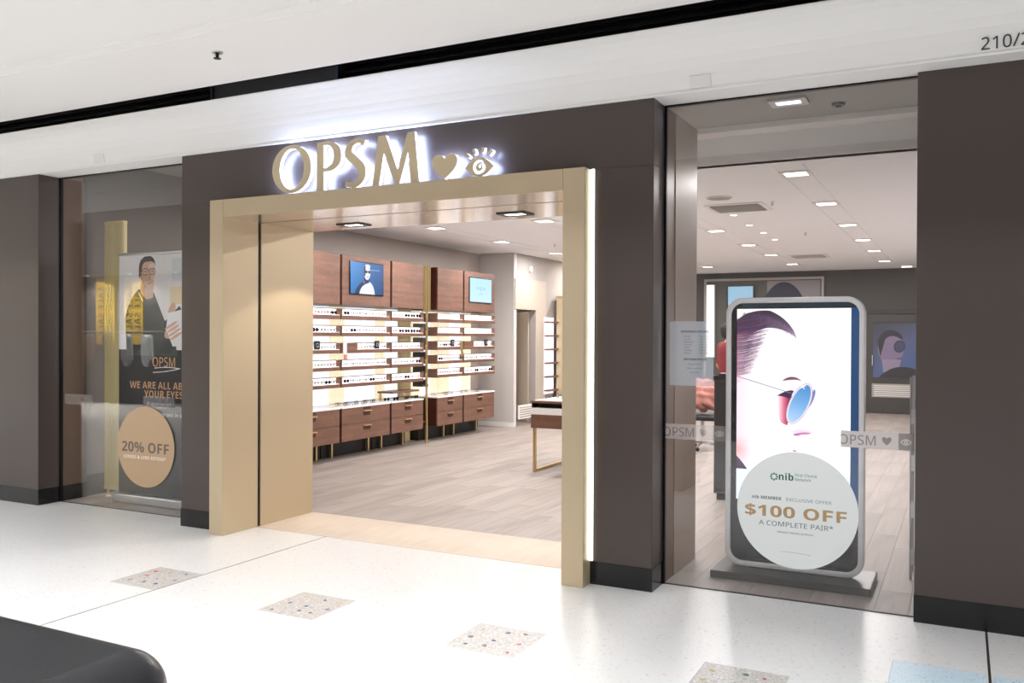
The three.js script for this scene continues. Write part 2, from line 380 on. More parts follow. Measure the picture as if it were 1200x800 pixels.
// ---- shop shell
{
  const wl = struct('wall_left_001');
  part('panel', bx(-7.6, SX0, 0, 3.3, SZ, -2.2), M.taupe, wl); part('shaded_bay_panel', bx(-7.6, SX0, 0, 3.3, -2.198, -0.5), M.bayGrey, wl).userData.label = 'window bay side wall with shade painted into its grey';  // near stretch of the left wall, shade painted in as darker grey
  const ret = part('reveal_panel', bx(SX0, -7.455, 0, 3.3, -0.46, -0.245), M.reveal, wl); ret.userData.label = 'dark brown window reveal';
  const b = struct('baseboard_left', bx(SX0, -7.482, 0, 0.2, -2.4, -0.46), M.darkPanel);
  const wb = struct('wall_back');
  part('panel', bx(SX0, SX1, 0, 3.3, SZ - 0.1, SZ), M.darkWall, wb);
  const wr = struct('wall_right_001', bx(SX1, SX1 + 0.1, 0, 3.3, SZ, -0.6), M.greyPaint);
  const wt = struct('wall_return');                      // white wall block at the end of the eyewear wall, with the doorway in its side
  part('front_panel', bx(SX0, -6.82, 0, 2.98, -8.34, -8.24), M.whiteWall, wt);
  part('side_panel', bx(-6.92, -6.82, 2.02, 2.98, -9.08, -8.34), M.shadedWhiteWall, wt);  // side of the white block, its shade painted in as a darker grey
  part('side_panel', bx(-6.92, -6.82, 0, 2.98, -11.6, -9.08), M.shadedWhiteWall, wt);
  part('inner_wall', bx(-7.49, -7.45, 0, 2.98, -11.6, -8.36), M.cream, wt); part('end_wall', bx(-7.45, -6.92, 0, 2.98, -10.3, -10.25), M.cream, wt);
  part('skirting', bx(SX0, -6.812, 0, 0.08, -8.25, -8.232), M.whiteGloss, wt);
  const lou = part('louvre', bx(-6.818, -6.80, 0.12, 0.36, -9.0, -8.40), M.whiteGloss, wt);
  for (let k = 0; k < 5; k++) part('slat', bx(-6.803, -6.792, 0.15 + k * 0.04, 0.165 + k * 0.04, -8.97, -8.43), M.greyPaint, lou);
  const dr = struct('door_1');                           // cream door, ajar inside the opening
  const leaf = part('door_leaf', bx(-0.02, 0.02, 0.01, 2.0, -0.62, 0), M.cream, dr, -6.95, 0, -9.1); leaf.rotation.y = 0.8;
  part('door_handle', rod([0.02, 1.0, -0.56], [0.07, 1.0, -0.56], 0.012), M.chrome, leaf);
  part('architrave', bx(-6.82, -6.805, 2.02, 2.55, -9.5, -8.26), M.creamTrim, dr); part('architrave', bx(-6.82, -6.805, 0.0, 2.02, -9.5, -9.08), M.creamTrim, dr);
}
{
  const c = struct('ceiling_001');
  part('shop_ceiling', bx(SX0, SX1, 2.98, 3.06, SZ, -2.15), M.shopCeil, c);
  part('bulkhead', bx(SX0, SX1, 2.98, 3.3, -2.25, -2.13), M.bulkheadGrey, c);
  part('bulkhead_step', bx(SX0, SX1, 3.2, 3.3, -2.13, -1.93), M.bulkheadGrey, c);
  part('window_soffit', bx(SX0, SX1, 3.245, 3.3, -1.93, -0.24), M.shadedSoffit, c);  // whitish soffit, its dimness painted in as grey
  for (const x of [-6.2, -4.6, -2.95, -1.3]) {          // shallow grooves that the downlights sit in
    for (const s of [-1, 1]) part('groove_edge', bx(x + s * 0.12 - 0.003, x + s * 0.12 + 0.003, 2.976, 2.98, -13.2, -2.4), M.bulkheadGrey, c);
  }
}
{
  const t = thing('added_doorway_light', 'added round ceiling light brightening the cream doorway at the end of the eyewear wall', 'light', [-7.15, 2.98, -8.8]);  // unseen lamp, added to brighten the doorway interior
  const c = new THREE.CylinderGeometry(0.1, 0.1, 0.03, 24); c.translate(0, -0.015, 0); part('housing', c, M.white, t); const d = new THREE.CylinderGeometry(0.085, 0.085, 0.006, 24); d.translate(0, -0.033, 0); part('diffuser', d, M.lampWarm, t);
  area(0.15, 0.15, 0, -0.04, 0, 60, '#fff4e8', 'down', t);
}
// ---- windows
function windowUnit(name, x0, x1) {
  const w = struct(name);
  part('pane', bx(x0, x1, 0.006, 3.0, -0.229, -0.219), M.pane, w);
  part('frame', bx(x0 - 0.004, x1, 0, 0.006, -0.23, -0.218), M.charcoal, w);
  part('frame', bx(x0 - 0.004, x1 + 0.004, 2.99, 2.999, -0.24, -0.208), M.blackMetal, w);
  part('frame', bx(x0 - 0.004, x0 + 0.008, 0, 3.0, -0.238, -0.21), M.blackMetal, w);
  
}
windowUnit('window_1', -7.45, -5.66);
windowUnit('window_2', -1.666, -0.231);

// ================================================================ SIGN over the entrance
function ribbon(pts, half, n = 40, closed = false) {     // outline of a stroke of changing width
  const c = new THREE.CatmullRomCurve3(pts.map(([x, y]) => new THREE.Vector3(x, y, 0)), closed, 'centripetal'), l = [], r = [];
  for (let i = 0; i <= n; i++) {
    const t = i / n, p = c.getPoint(t), d = c.getTangent(t), k = t * (half.length - 1), a = Math.min(Math.floor(k), half.length - 2), w = half[a] + (half[a + 1] - half[a]) * (k - a);
    l.push(new THREE.Vector2(p.x - d.y * w, p.y + d.x * w)); r.push(new THREE.Vector2(p.x + d.y * w, p.y - d.x * w));
  }
  return new THREE.Shape([...l, ...r.reverse()]);
}
const poly = (a) => new THREE.Shape(a.map(([x, y]) => new THREE.Vector2(x, y)));
{
  const sign = thing('shop_sign', 'halo-lit gold letter sign with heart and eye above the entrance', 'sign', [0.017, -0.014, 0.0]);
  const O = new THREE.Shape(); O.absellipse(-4.446, 2.795, 0.184, 0.177, 0, Math.PI * 2);
  const Oh = new THREE.Path(); Oh.absellipse(-4.446, 2.795, 0.118, 0.151, 0, Math.PI * 2); O.holes.push(Oh);
  const px = -4.207, py = 2.616;
  const P = new THREE.Shape(); P.moveTo(px, py); P.lineTo(px + 0.06, py); P.lineTo(px + 0.06, py + 0.135);
  P.bezierCurveTo(px + 0.17, py + 0.125, px + 0.222, py + 0.18, px + 0.218, py + 0.24); P.bezierCurveTo(px + 0.218, py + 0.32, px + 0.15, py + 0.352, px + 0.09, py + 0.35); P.lineTo(px, py + 0.35); P.closePath();
  const Ph = new THREE.Path(); Ph.moveTo(px + 0.06, py + 0.16); Ph.lineTo(px + 0.06, py + 0.325); Ph.bezierCurveTo(px + 0.12, py + 0.33, px + 0.156, py + 0.30, px + 0.156, py + 0.24); Ph.bezierCurveTo(px + 0.156, py + 0.19, px + 0.12, py + 0.158, px + 0.06, py + 0.16); P.holes.push(Ph);
  const sx = -3.962, sy = 2.612;
  const Sh = ribbon([[sx + 0.178, sy + 0.315], [sx + 0.12, sy + 0.335], [sx + 0.055, sy + 0.31], [sx + 0.04, sy + 0.25], [sx + 0.09, sy + 0.2], [sx + 0.15, sy + 0.14], [sx + 0.155, sy + 0.075], [sx + 0.1, sy + 0.022], [sx + 0.012, sy + 0.035]], [0.02, 0.016, 0.024, 0.031, 0.033, 0.032, 0.028, 0.017, 0.019], 48);
  const mx = -3.711, my = 2.61;
  const Mm = poly([[0, 0], [0.046, 0.35], [0.108, 0.35], [0.21, 0.1], [0.292, 0.352], [0.346, 0.352], [0.386, 0], [0.322, 0], [0.296, 0.22], [0.222, 0], [0.192, 0], [0.094, 0.23], [0.05, 0]].map(([a, b]) => [a + mx, b + my]));
  const hx = -3.122, hy = 2.703;
  const Ht = new THREE.Shape(); Ht.moveTo(hx, hy - 0.082); Ht.bezierCurveTo(hx - 0.05, hy - 0.05, hx - 0.1, hy - 0.01, hx - 0.1, hy + 0.032); Ht.bezierCurveTo(hx - 0.1, hy + 0.09, hx - 0.025, hy + 0.1, hx, hy + 0.05);
  Ht.bezierCurveTo(hx + 0.025, hy + 0.1, hx + 0.1, hy + 0.09, hx + 0.1, hy + 0.032); Ht.bezierCurveTo(hx + 0.1, hy - 0.01, hx + 0.05, hy - 0.05, hx, hy - 0.082);
  const ex = -2.855, ey = 2.676;
  const E1 = new THREE.Shape(); E1.moveTo(ex - 0.106, ey); E1.quadraticCurveTo(ex - 0.05, ey + 0.066, ex, ey + 0.066); E1.quadraticCurveTo(ex + 0.05, ey + 0.066, ex + 0.106, ey); E1.quadraticCurveTo(ex + 0.05, ey - 0.062, ex, ey - 0.062); E1.quadraticCurveTo(ex - 0.05, ey - 0.062, ex - 0.106, ey);
  const Eh = new THREE.Path(); Eh.absarc(ex, ey, 0.046, 0, Math.PI * 2); E1.holes.push(Eh);
  const E2 = new THREE.Shape(); E2.absarc(ex, ey, 0.027, 0, Math.PI * 2); const E2h = new THREE.Path(); E2h.absarc(ex + 0.006, ey + 0.006, 0.01, 0, Math.PI * 2); E2.holes.push(E2h);
  const lashes = [[-0.075, 0.07, -0.1, 0.092], [-0.032, 0.088, -0.045, 0.122], [0.022, 0.092, 0.03, 0.128], [0.068, 0.075, 0.095, 0.104]].map(([a, b, c, d]) => ribbon([[ex + a, ey + b], [ex + (a + c) / 2, ey + (b + d) / 2], [ex + c, ey + d]], [0.008, 0.009, 0.01], 6));
  const add = (name, shape) => {
    const face = extrude(shape, 0.008, 0, 24); face.translate(0, 0, 0.080);
    const body = extrude(shape, 0.026, 0, 24); body.translate(0, 0, 0.054);
    const led = extrude(shape, 0.0006, 0, 12); led.translate(0, 0, 0.053);
    const f = part(name, face, M.goldFace, sign); part('glowing_edge', body, M.halo, f); part('back_light', led, M.ledBack, f);
  };
  add('letter', O); add('letter', P); add('letter', Sh); add('letter', Mm); add('heart', Ht); add('eye', E1); add('pupil', E2);
  for (const l of lashes) add('eyelash', l);
  for (const x of [-4.595, -4.18, -3.84, -3.62, -3.12, -2.935]) {
    const p = new THREE.PointLight('#c3d4ff', 0.04, 3, 2); p.position.set(x, x > -3.3 ? 2.69 : 2.78, 0.026); p.castShadow = true; sign.add(p);
  }
}
// side light strips between the gold surround and the brown wall
for (const [x, side] of [[-2.064, 'right'], [-5.229, 'left']]) {
  const t = thing('light_strip', `thin vertical white light strip on the ${side} outer edge of the gold entrance surround`, 'light', [x, 0, 0]);
  part('channel', bx(-0.011, 0.011, 0.15, 2.6, 0.0, 0.01), M.white, t); part('diffuser', bx(-0.009, 0.009, 0.15, 2.595, 0.01, 0.02), M.stripLamp, t);
  area(0.02, 2.4, 0, 1.38, 0.024, 0.4, '#fff9ee', 'front', t);
}
// unit number on the bulkhead
const font = await new FontLoader().loadAsync('fonts/droid/droid_sans_regular.typeface.json');
{
  const g = new TextGeometry('210/21', { font, size: 0.062, depth: 0.003, curveSegments: 4 }); g.scale(1.02, 1, 1);
  const m = single('unit_number', metricUV(g), S({ color: '#3c3c3c', roughness: 0.5 }), 'dark unit number lettered on the white bulkhead at upper right', 'number', [0.07, 3.03, 0.013]);
  m.rotation.x = 0.2;
}
// smoke detector under the mall ceiling
{
  const t = thing('sprinkler_head', 'small dark sprinkler head under the white mall ceiling', 'sprinkler', [-3.97, 3.24, 1.265]);
  const dsc = new THREE.CylinderGeometry(0.034, 0.03, 0.008, 20); dsc.translate(0, -0.004, 0); part('escutcheon', dsc, M.silver, t);
  const bod = new THREE.CylinderGeometry(0.012, 0.009, 0.03, 12); bod.translate(0, -0.022, 0); part('body', bod, M.blackMetal, t);
  const df = new THREE.CylinderGeometry(0.022, 0.022, 0.003, 16); df.translate(0, -0.04, 0); part('deflector', df, M.blackMetal, t);
}

// ================================================================ PRINTS
const T = (g, s, x, y, size, color, o = {}) => {
  g.save(); g.translate(x, y); g.scale(o.sx ?? 1, 1); g.fillStyle = color; g.font = `${o.weight ?? 'bold'} ${size}px ${o.font ?? 'sans-serif'}`; g.textAlign = o.align ?? 'center'; g.textBaseline = 'middle'; g.fillText(s, 0, 0); g.restore();
};
function heartPath(g, x, y, s) { g.beginPath(); g.moveTo(x, y + s); g.bezierCurveTo(x - s * 1.4, y, x - s * 1.1, y - s, x - s * 0.45, y - s * 0.85); g.quadraticCurveTo(x, y - s * 0.75, x, y - s * 0.35); g.quadraticCurveTo(x, y - s * 0.75, x + s * 0.45, y - s * 0.85); g.bezierCurveTo(x + s * 1.1, y - s, x + s * 1.4, y, x, y + s); g.fill(); }
function eyeMark(g, x, y, s, c) { g.strokeStyle = c; g.fillStyle = c; g.lineWidth = s * 0.16; g.beginPath(); g.moveTo(x - s, y); g.quadraticCurveTo(x, y - s * 1.15, x + s, y); g.quadraticCurveTo(x, y + s * 1.15, x - s, y); g.stroke(); g.beginPath(); g.arc(x, y, s * 0.32, 0, 7); g.stroke(); g.beginPath(); g.arc(x, y, s * 0.1, 0, 7); g.fill(); }
// right window: round offer sticker
function roundSticker(x, y, r, tex, label, part2) {
  const t = thing('window_sticker', label, 'sticker', [x, y, -0.2165]);
  const s = new THREE.Shape(); s.absarc(0, 0, r, 0, Math.PI * 2);
  const g = planarUV(new THREE.ExtrudeGeometry(s, { depth: 0.002, bevelEnabled: false, curveSegments: 48 }), -r, -r, 2 * r, 2 * r);
  part('disc', g, S({ map: tex, roughness: 0.55 }), t);
  if (part2) part2(t);
  return t;
}
const stickRight = canvas(1024, 1024, (g) => {
  g.fillStyle = '#eef3f1'; g.fillRect(0, 0, 1024, 1024);
  g.save(); g.translate(322, 226); g.strokeStyle = '#1d5f50'; g.fillStyle = '#1d5f50'; g.lineWidth = 11;
  for (let k = 0; k < 8; k++) { g.rotate(Math.PI / 4); g.beginPath(); g.moveTo(0, -14); g.lineTo(7, -30); g.lineTo(-7, -30); g.closePath(); g.fill(); g.beginPath(); g.arc(0, -27, 8, 0, 7); g.fill(); }
  g.restore();
  T(g, 'nib', 424, 222, 84, '#1d5f50', { sx: 1.06 });
  T(g, 'First Choice', 498, 200, 36, '#5d8a80', { align: 'left', weight: 'normal' }); T(g, 'Network', 498, 238, 36, '#5d8a80', { align: 'left', weight: 'normal' });
  T(g, 'nib MEMBER', 128, 418, 38, '#5a626b', { align: 'left', sx: 1.13 }); T(g, 'EXCLUSIVE OFFER', 424, 420, 38, '#8b9298', { align: 'left', weight: 'normal', sx: 1.27 });
  T(g, '$100 OFF', 500, 536, 136, '#b8956b', { sx: 1.5 });
  T(g, 'A COMPLETE PAIR*', 508, 642, 58, '#62707f', { sx: 1.26, weight: 'normal' });
  T(g, 'PRODUCT DETAILS & POLICY', 506, 712, 19, '#8d969c', { sx: 1.2 });
  g.strokeStyle = '#aab2b2'; g.lineWidth = 3; g.beginPath(); g.moveTo(380, 884); g.quadraticCurveTo(480, 876, 640, 892); g.stroke();
});
roundSticker(-0.865, 0.534, 0.343, stickRight, 'pale round window sticker offering one hundred dollars off a complete pair', (t) => {
  const h = new THREE.CylinderGeometry(0.016, 0.016, 0.006, 16); h.rotateX(Math.PI / 2); h.translate(0, 0.352, 0.001);
  part('suction_cup', h, M.lens, t);
});
const stickLeft = canvas(768, 768, (g) => {
  const gr = g; gr.fillStyle = '#c4a684'; gr.fillRect(0, 0, 768, 768);
  T(g, '20% OFF', 380, 392, 132, '#6b5f58', { sx: 1.2 });
  T(g, 'LENSES & LENS EXTRAS*', 372, 486, 42, '#f3ece2', { sx: 1.2 });
});
roundSticker(-6.322, 0.575, 0.352, stickLeft, 'tan round window sticker offering twenty percent off lenses on the left window');
// opening hours film
{
  const tex = canvas(512, 740, (g) => {
    g.clearRect(0, 0, 512, 740); g.fillStyle = 'rgba(214,222,230,0.34)'; g.fillRect(0, 0, 512, 740);
    T(g, 'OPENING HOURS', 292, 118, 36, '#2b2b2e', { sx: 1.1 });
    ['Monday', 'Tuesday', 'Wednesday', 'Thursday', 'Friday', 'Saturday', 'Sunday'].forEach((d, i) => { T(g, d, 165, 172 + i * 32, 23, '#4a4a50', { align: 'left', weight: 'normal' }); T(g, i === 3 ? '9.00 - 9.00' : '9.00 - 5.30', 455, 172 + i * 32, 23, '#4a4a50', { align: 'right', weight: 'normal' }); });
    T(g, 'OPTOMETRISTS', 300, 436, 34, '#2b2b2e', { sx: 1.1 });
    T(g, 'By appointment', 295, 492, 22, '#4a4a50', { weight: 'normal' }); T(g, 'Walk-ins welcome', 295, 540, 22, '#4a4a50', { weight: 'normal' }); T(g, 'Bulk billed', 295, 588, 22, '#4a4a50', { weight: 'normal' });
  });
  const g = planarUV(new THREE.BoxGeometry(0.276, 0.398, 0.0012), -0.138, -0.199, 0.276, 0.398);
  single('opening_hours_notice', g, S({ map: tex, transparent: true, roughness: 0.5 }), 'translucent opening hours notice stuck on the right window beside the brown pier', 'notice', [-1.496, 1.449, -0.2175]);
}
// logo films across the glass
{
  const draw = (g, w, h) => {
    g.fillStyle = '#ddd5d3'; g.fillRect(0, 0, w, h);
    T(g, 'OPSM', w * 0.235, h * 0.53, h * 0.82, '#8e8a90', { weight: 'normal', sx: 0.98 });
    g.fillStyle = '#96908f'; heartPath(g, w * 0.64, h * 0.5, h * 0.26);
    g.fillStyle = '#a29a97'; g.fillRect(w * 0.80, 0, w * 0.2, h); eyeMark(g, w * 0.9, h * 0.52, h * 0.28, '#f0ebe8');
  };
  const tex = canvas(512, 128, draw);
  const m = [0.85, 0.33, 0.12].map((opacity) => S({ map: tex, roughness: 0.8, transparent: true, opacity }));
  const g = planarUV(new THREE.BoxGeometry(0.38, 0.094, 0.001), -0.19, -0.047, 0.38, 0.094);
  const spots = [[-0.43, 0.972, 'frosted logo film on the right window beside the dark right-hand pier'], [-1.473, 0.962, 'frosted logo film on the right window below the opening hours notice'], [-7.2, 0.956, 'frosted logo film at the left end of the left window'], [-6.16, 0.972, 'frosted logo film above the tan round sticker on the left window']];
  for (const [x, y, label] of spots) single('window_film', g, m[x < -5 ? 2 : x < -1 ? 1 : 0], label, 'decal', [x, y, -0.2175]);
}

// ================================================================ LEFT WINDOW
{
  // ribbed gold stand
  const t = thing('ribbed_panel', 'tall ribbed gold panel on small feet behind the left window', 'panel', [-7.225, 0, -0.62]);
  const s = new THREE.Shape(); const n = 10, w = 0.26; s.moveTo(-w / 2, -0.035);
  for (let k = 0; k < n; k++) { const x = -w / 2 + (k * w) / n, p = w / n; s.lineTo(x, 0.0); s.lineTo(x + p * 0.18, 0.012); s.lineTo(x + p * 0.72, 0.012); s.lineTo(x + p * 0.85, 0.0); }
  s.lineTo(w / 2, 0.0); s.lineTo(w / 2, -0.035); s.closePath();
  const g = extrude(s, 2.56); g.rotateX(-Math.PI / 2); g.scale(1, 1, -1); g.index; g.translate(0, 0.07, 0);
  const flip = g.toNonIndexed ? g : g; // mirrored in z: turn the triangles round again
  { const p = flip.attributes; for (const k of ['position', 'normal', 'uv']) { const a = p[k], sz = a.itemSize; for (let i = 0; i < a.count; i += 3) for (let c = 0; c < sz; c++) { const q = a.array[(i + 1) * sz + c]; a.array[(i + 1) * sz + c] = a.array[(i + 2) * sz + c]; a.array[(i + 2) * sz + c] = q; } } flip.computeVertexNormals(); }
  part('ribbed_face', metricUV(flip), M.goldRib, t);
  part('bottom_rail', bx(-0.132, 0.132, 0.066, 0.105, -0.038, 0.014, 0.004), M.goldRib, t);
  part('top_rail', bx(-0.132, 0.132, 2.61, 2.635, -0.038, 0.014, 0.004), M.goldRib, t);
  for (const x of [-0.1, 0.1]) {
    const f = new THREE.CylinderGeometry(0.011, 0.011, 0.06, 12); f.translate(0, 0.038, 0); const ft = part('foot', f, M.goldBar, t, x, 0, -0.01);
    const d = new THREE.CylinderGeometry(0.022, 0.026, 0.008, 16); d.translate(0, 0.004, 0); part('foot_pad', d, M.silver, ft);
  }
}
{
  const tex = canvas(1024, 2000, (g, w, h) => {
    const X = (p) => ((p - 139) / 111) * w * 1.0, Y = (p) => ((p - 298) / 278) * h;      // drawn on the printed sheet
    g.fillStyle = '#15161a'; g.fillRect(0, 0, w, h);
    const bg = g.createLinearGradient(0, 0, w, 0); bg.addColorStop(0, '#e4e2e2'); bg.addColorStop(0.5, '#d9d6d4'); bg.addColorStop(1, '#e6e4e2');
    g.fillStyle = bg; g.fillRect(0, 0, w, Y(408));
    g.fillStyle = '#c9cfd0'; g.fillRect(X(205), Y(304), w, Y(330) - Y(304)); g.fillStyle = '#d8c79f'; g.fillRect(X(203), Y(336), w, Y(356) - Y(336));
    // jacket
    g.fillStyle = '#333b36'; g.beginPath(); g.moveTo(X(164), Y(338)); g.quadraticCurveTo(X(150), Y(350), X(147), Y(372)); g.lineTo(X(149), Y(415)); g.lineTo(X(212), Y(415)); g.lineTo(X(206), Y(380)); g.lineTo(X(196), Y(374)); g.quadraticCurveTo(X(186), Y(350), X(183), Y(342)); g.closePath(); g.fill();
    g.fillStyle = '#262d2b'; g.beginPath(); g.moveTo(X(196), Y(376)); g.lineTo(X(214), Y(358)); g.lineTo(X(222), Y(372)); g.lineTo(X(204), Y(412)); g.lineTo(X(190), Y(412)); g.fill();
    g.strokeStyle = '#e4e4e0'; g.lineWidth = 10; g.beginPath(); g.moveTo(X(164), Y(342)); g.lineTo(X(169), Y(352)); g.stroke();
    g.strokeStyle = '#20262a'; g.lineWidth = 8; g.beginPath(); g.moveTo(X(163), Y(346)); g.lineTo(X(164), Y(408)); g.stroke();
    // neck, face, hair
    g.fillStyle = '#b9917a'; g.beginPath(); g.moveTo(X(167), Y(330)); g.lineTo(X(183), Y(330)); g.lineTo(X(182), Y(348)); g.lineTo(X(174), Y(350)); g.lineTo(X(166), Y(342)); g.fill();
    g.fillStyle = '#c8a48e'; g.beginPath(); g.moveTo(X(166), Y(312)); g.bezierCurveTo(X(166), Y(304), X(184), Y(302), X(184.5), Y(314)); g.bezierCurveTo(X(184.5), Y(326), X(182), Y(338), X(176), Y(338.5)); g.bezierCurveTo(X(169), Y(337), X(165), Y(326), X(166), Y(312)); g.fill();
    g.fillStyle = '#a77f6a'; g.beginPath(); g.ellipse(X(165), Y(322), 10, 24, 0, 0, 7); g.fill();
    g.fillStyle = '#2d2724'; g.beginPath(); g.moveTo(X(164.6), Y(323)); g.quadraticCurveTo(X(163), Y(307), X(168), Y(303)); g.lineTo(X(171), Y(300.5)); g.lineTo(X(178), Y(300)); g.quadraticCurveTo(X(184.5), Y(302), X(185), Y(312)); g.lineTo(X(184), Y(309)); g.quadraticCurveTo(X(181), Y(305.5), X(176), Y(306.5)); g.quadraticCurveTo(X(170), Y(306), X(168.5), Y(311)); g.lineTo(X(167), Y(322)); g.fill();
    g.fillStyle = 'rgba(110,80,66,0.35)'; g.beginPath(); g.moveTo(X(166), Y(314)); g.quadraticCurveTo(X(169), Y(330), X(176), Y(338)); g.quadraticCurveTo(X(167), Y(334), X(165.5), Y(320)); g.fill(); g.fillStyle = 'rgba(255,235,220,0.35)'; g.beginPath(); g.ellipse(X(180), Y(312), 34, 22, 0, 0, 7); g.ellipse(X(181.5), Y(324), 20, 26, 0, 0, 7); g.fill();
    g.strokeStyle = '#3a3432'; g.lineWidth = 5; for (const cx of [172.5, 181]) { g.beginPath(); g.ellipse(X(cx), Y(318), 34, 26, 0, 0, 7); g.stroke(); }
    g.beginPath(); g.moveTo(X(176), Y(317)); g.lineTo(X(177.5), Y(317)); g.moveTo(X(169), Y(317)); g.lineTo(X(165.5), Y(316)); g.stroke();
    g.fillStyle = '#3a2c26'; for (const cx of [172.8, 181]) { g.beginPath(); g.ellipse(X(cx), Y(318), 9, 6, 0, 0, 7); g.fill(); g.fillRect(X(cx) - 22, Y(314.3), 44, 4); }
    g.strokeStyle = '#a87c66'; g.lineWidth = 7; g.beginPath(); g.moveTo(X(177.5), Y(318)); g.lineTo(X(178.6), Y(326)); g.lineTo(X(176), Y(327)); g.stroke();
    g.strokeStyle = '#98594c'; g.lineWidth = 9; g.beginPath(); g.moveTo(X(174), Y(331.5)); g.quadraticCurveTo(X(177), Y(332.5), X(180), Y(331)); g.stroke();
    g.fillStyle = 'rgba(90,70,60,0.22)'; g.beginPath(); g.ellipse(X(176), Y(335), 50, 26, 0, 0, 7); g.fill();
    // hands and pale jug
    g.fillStyle = '#c79a82'; g.beginPath(); g.ellipse(X(205), Y(362), 34, 60, 0.5, 0, 7); g.fill(); g.beginPath(); g.ellipse(X(206), Y(386), 100, 52, -0.5, 0, 7); g.fill();
    g.fillStyle = '#dfe0e0'; g.beginPath(); g.moveTo(X(200), Y(366)); g.lineTo(X(226), Y(360)); g.lineTo(X(228), Y(402)); g.lineTo(X(206), Y(404)); g.lineTo(X(198), Y(384)); g.fill();
    g.fillStyle = '#cfa48e'; for (let k = 0; k < 4; k++) { g.save(); g.translate(X(204 + k * 2), Y(380 + k * 4)); g.rotate(-0.45); g.beginPath(); g.ellipse(0, 0, 78, 13, 0, 0, 7); g.fill(); g.restore(); }
    // lettering
    T(g, 'OPSM', X(195.5), Y(422), 108, '#c99a66', { sx: 0.92, weight: 'normal' });
    g.strokeStyle = '#d9dadb'; g.lineWidth = 7; g.beginPath(); g.moveTo(X(184), Y(429)); g.quadraticCurveTo(X(200), Y(426.5), X(214), Y(429)); g.quadraticCurveTo(X(200), Y(433), X(182), Y(434)); g.stroke();
    T(g, 'WE ARE ALL ABOUT', X(195), Y(449), 80, '#c69668', { sx: 1.06 });
    T(g, 'YOUR EYES', X(195), Y(459), 80, '#c69668', { sx: 1.06 });
    T(g, 'At opsm we see more', X(195), Y(470), 40, '#bfc1c4', { weight: 'italic' });
    T(g, 'Book an eye test in store today', X(205), Y(482), 44, '#d6d7d9');
  });
  const t = thing('roller_banner', 'tall roller banner poster of a man in dark glasses behind the left window', 'banner', [-6.43, 0, -0.5]);
  part('sheet', planarUV(new THREE.BoxGeometry(1.16, 2.2, 0.004).translate(0, 1.185, 0), -0.58, 0.085, 1.16, 2.2), S({ map: tex, roughness: 0.55 }), t);
  const tr = new THREE.CylinderGeometry(0.014, 0.014, 1.18, 14); tr.rotateZ(Math.PI / 2); tr.translate(0, 2.295, 0); part('top_rail', tr, M.silver, t);
  part('base_case', bx(-0.6, 0.6, 0.0, 0.09, -0.07, 0.07, 0.02), M.silver, t);
  part('pole', rod([0, 0.09, -0.02], [0, 2.29, -0.02], 0.008), M.silver, t);
}

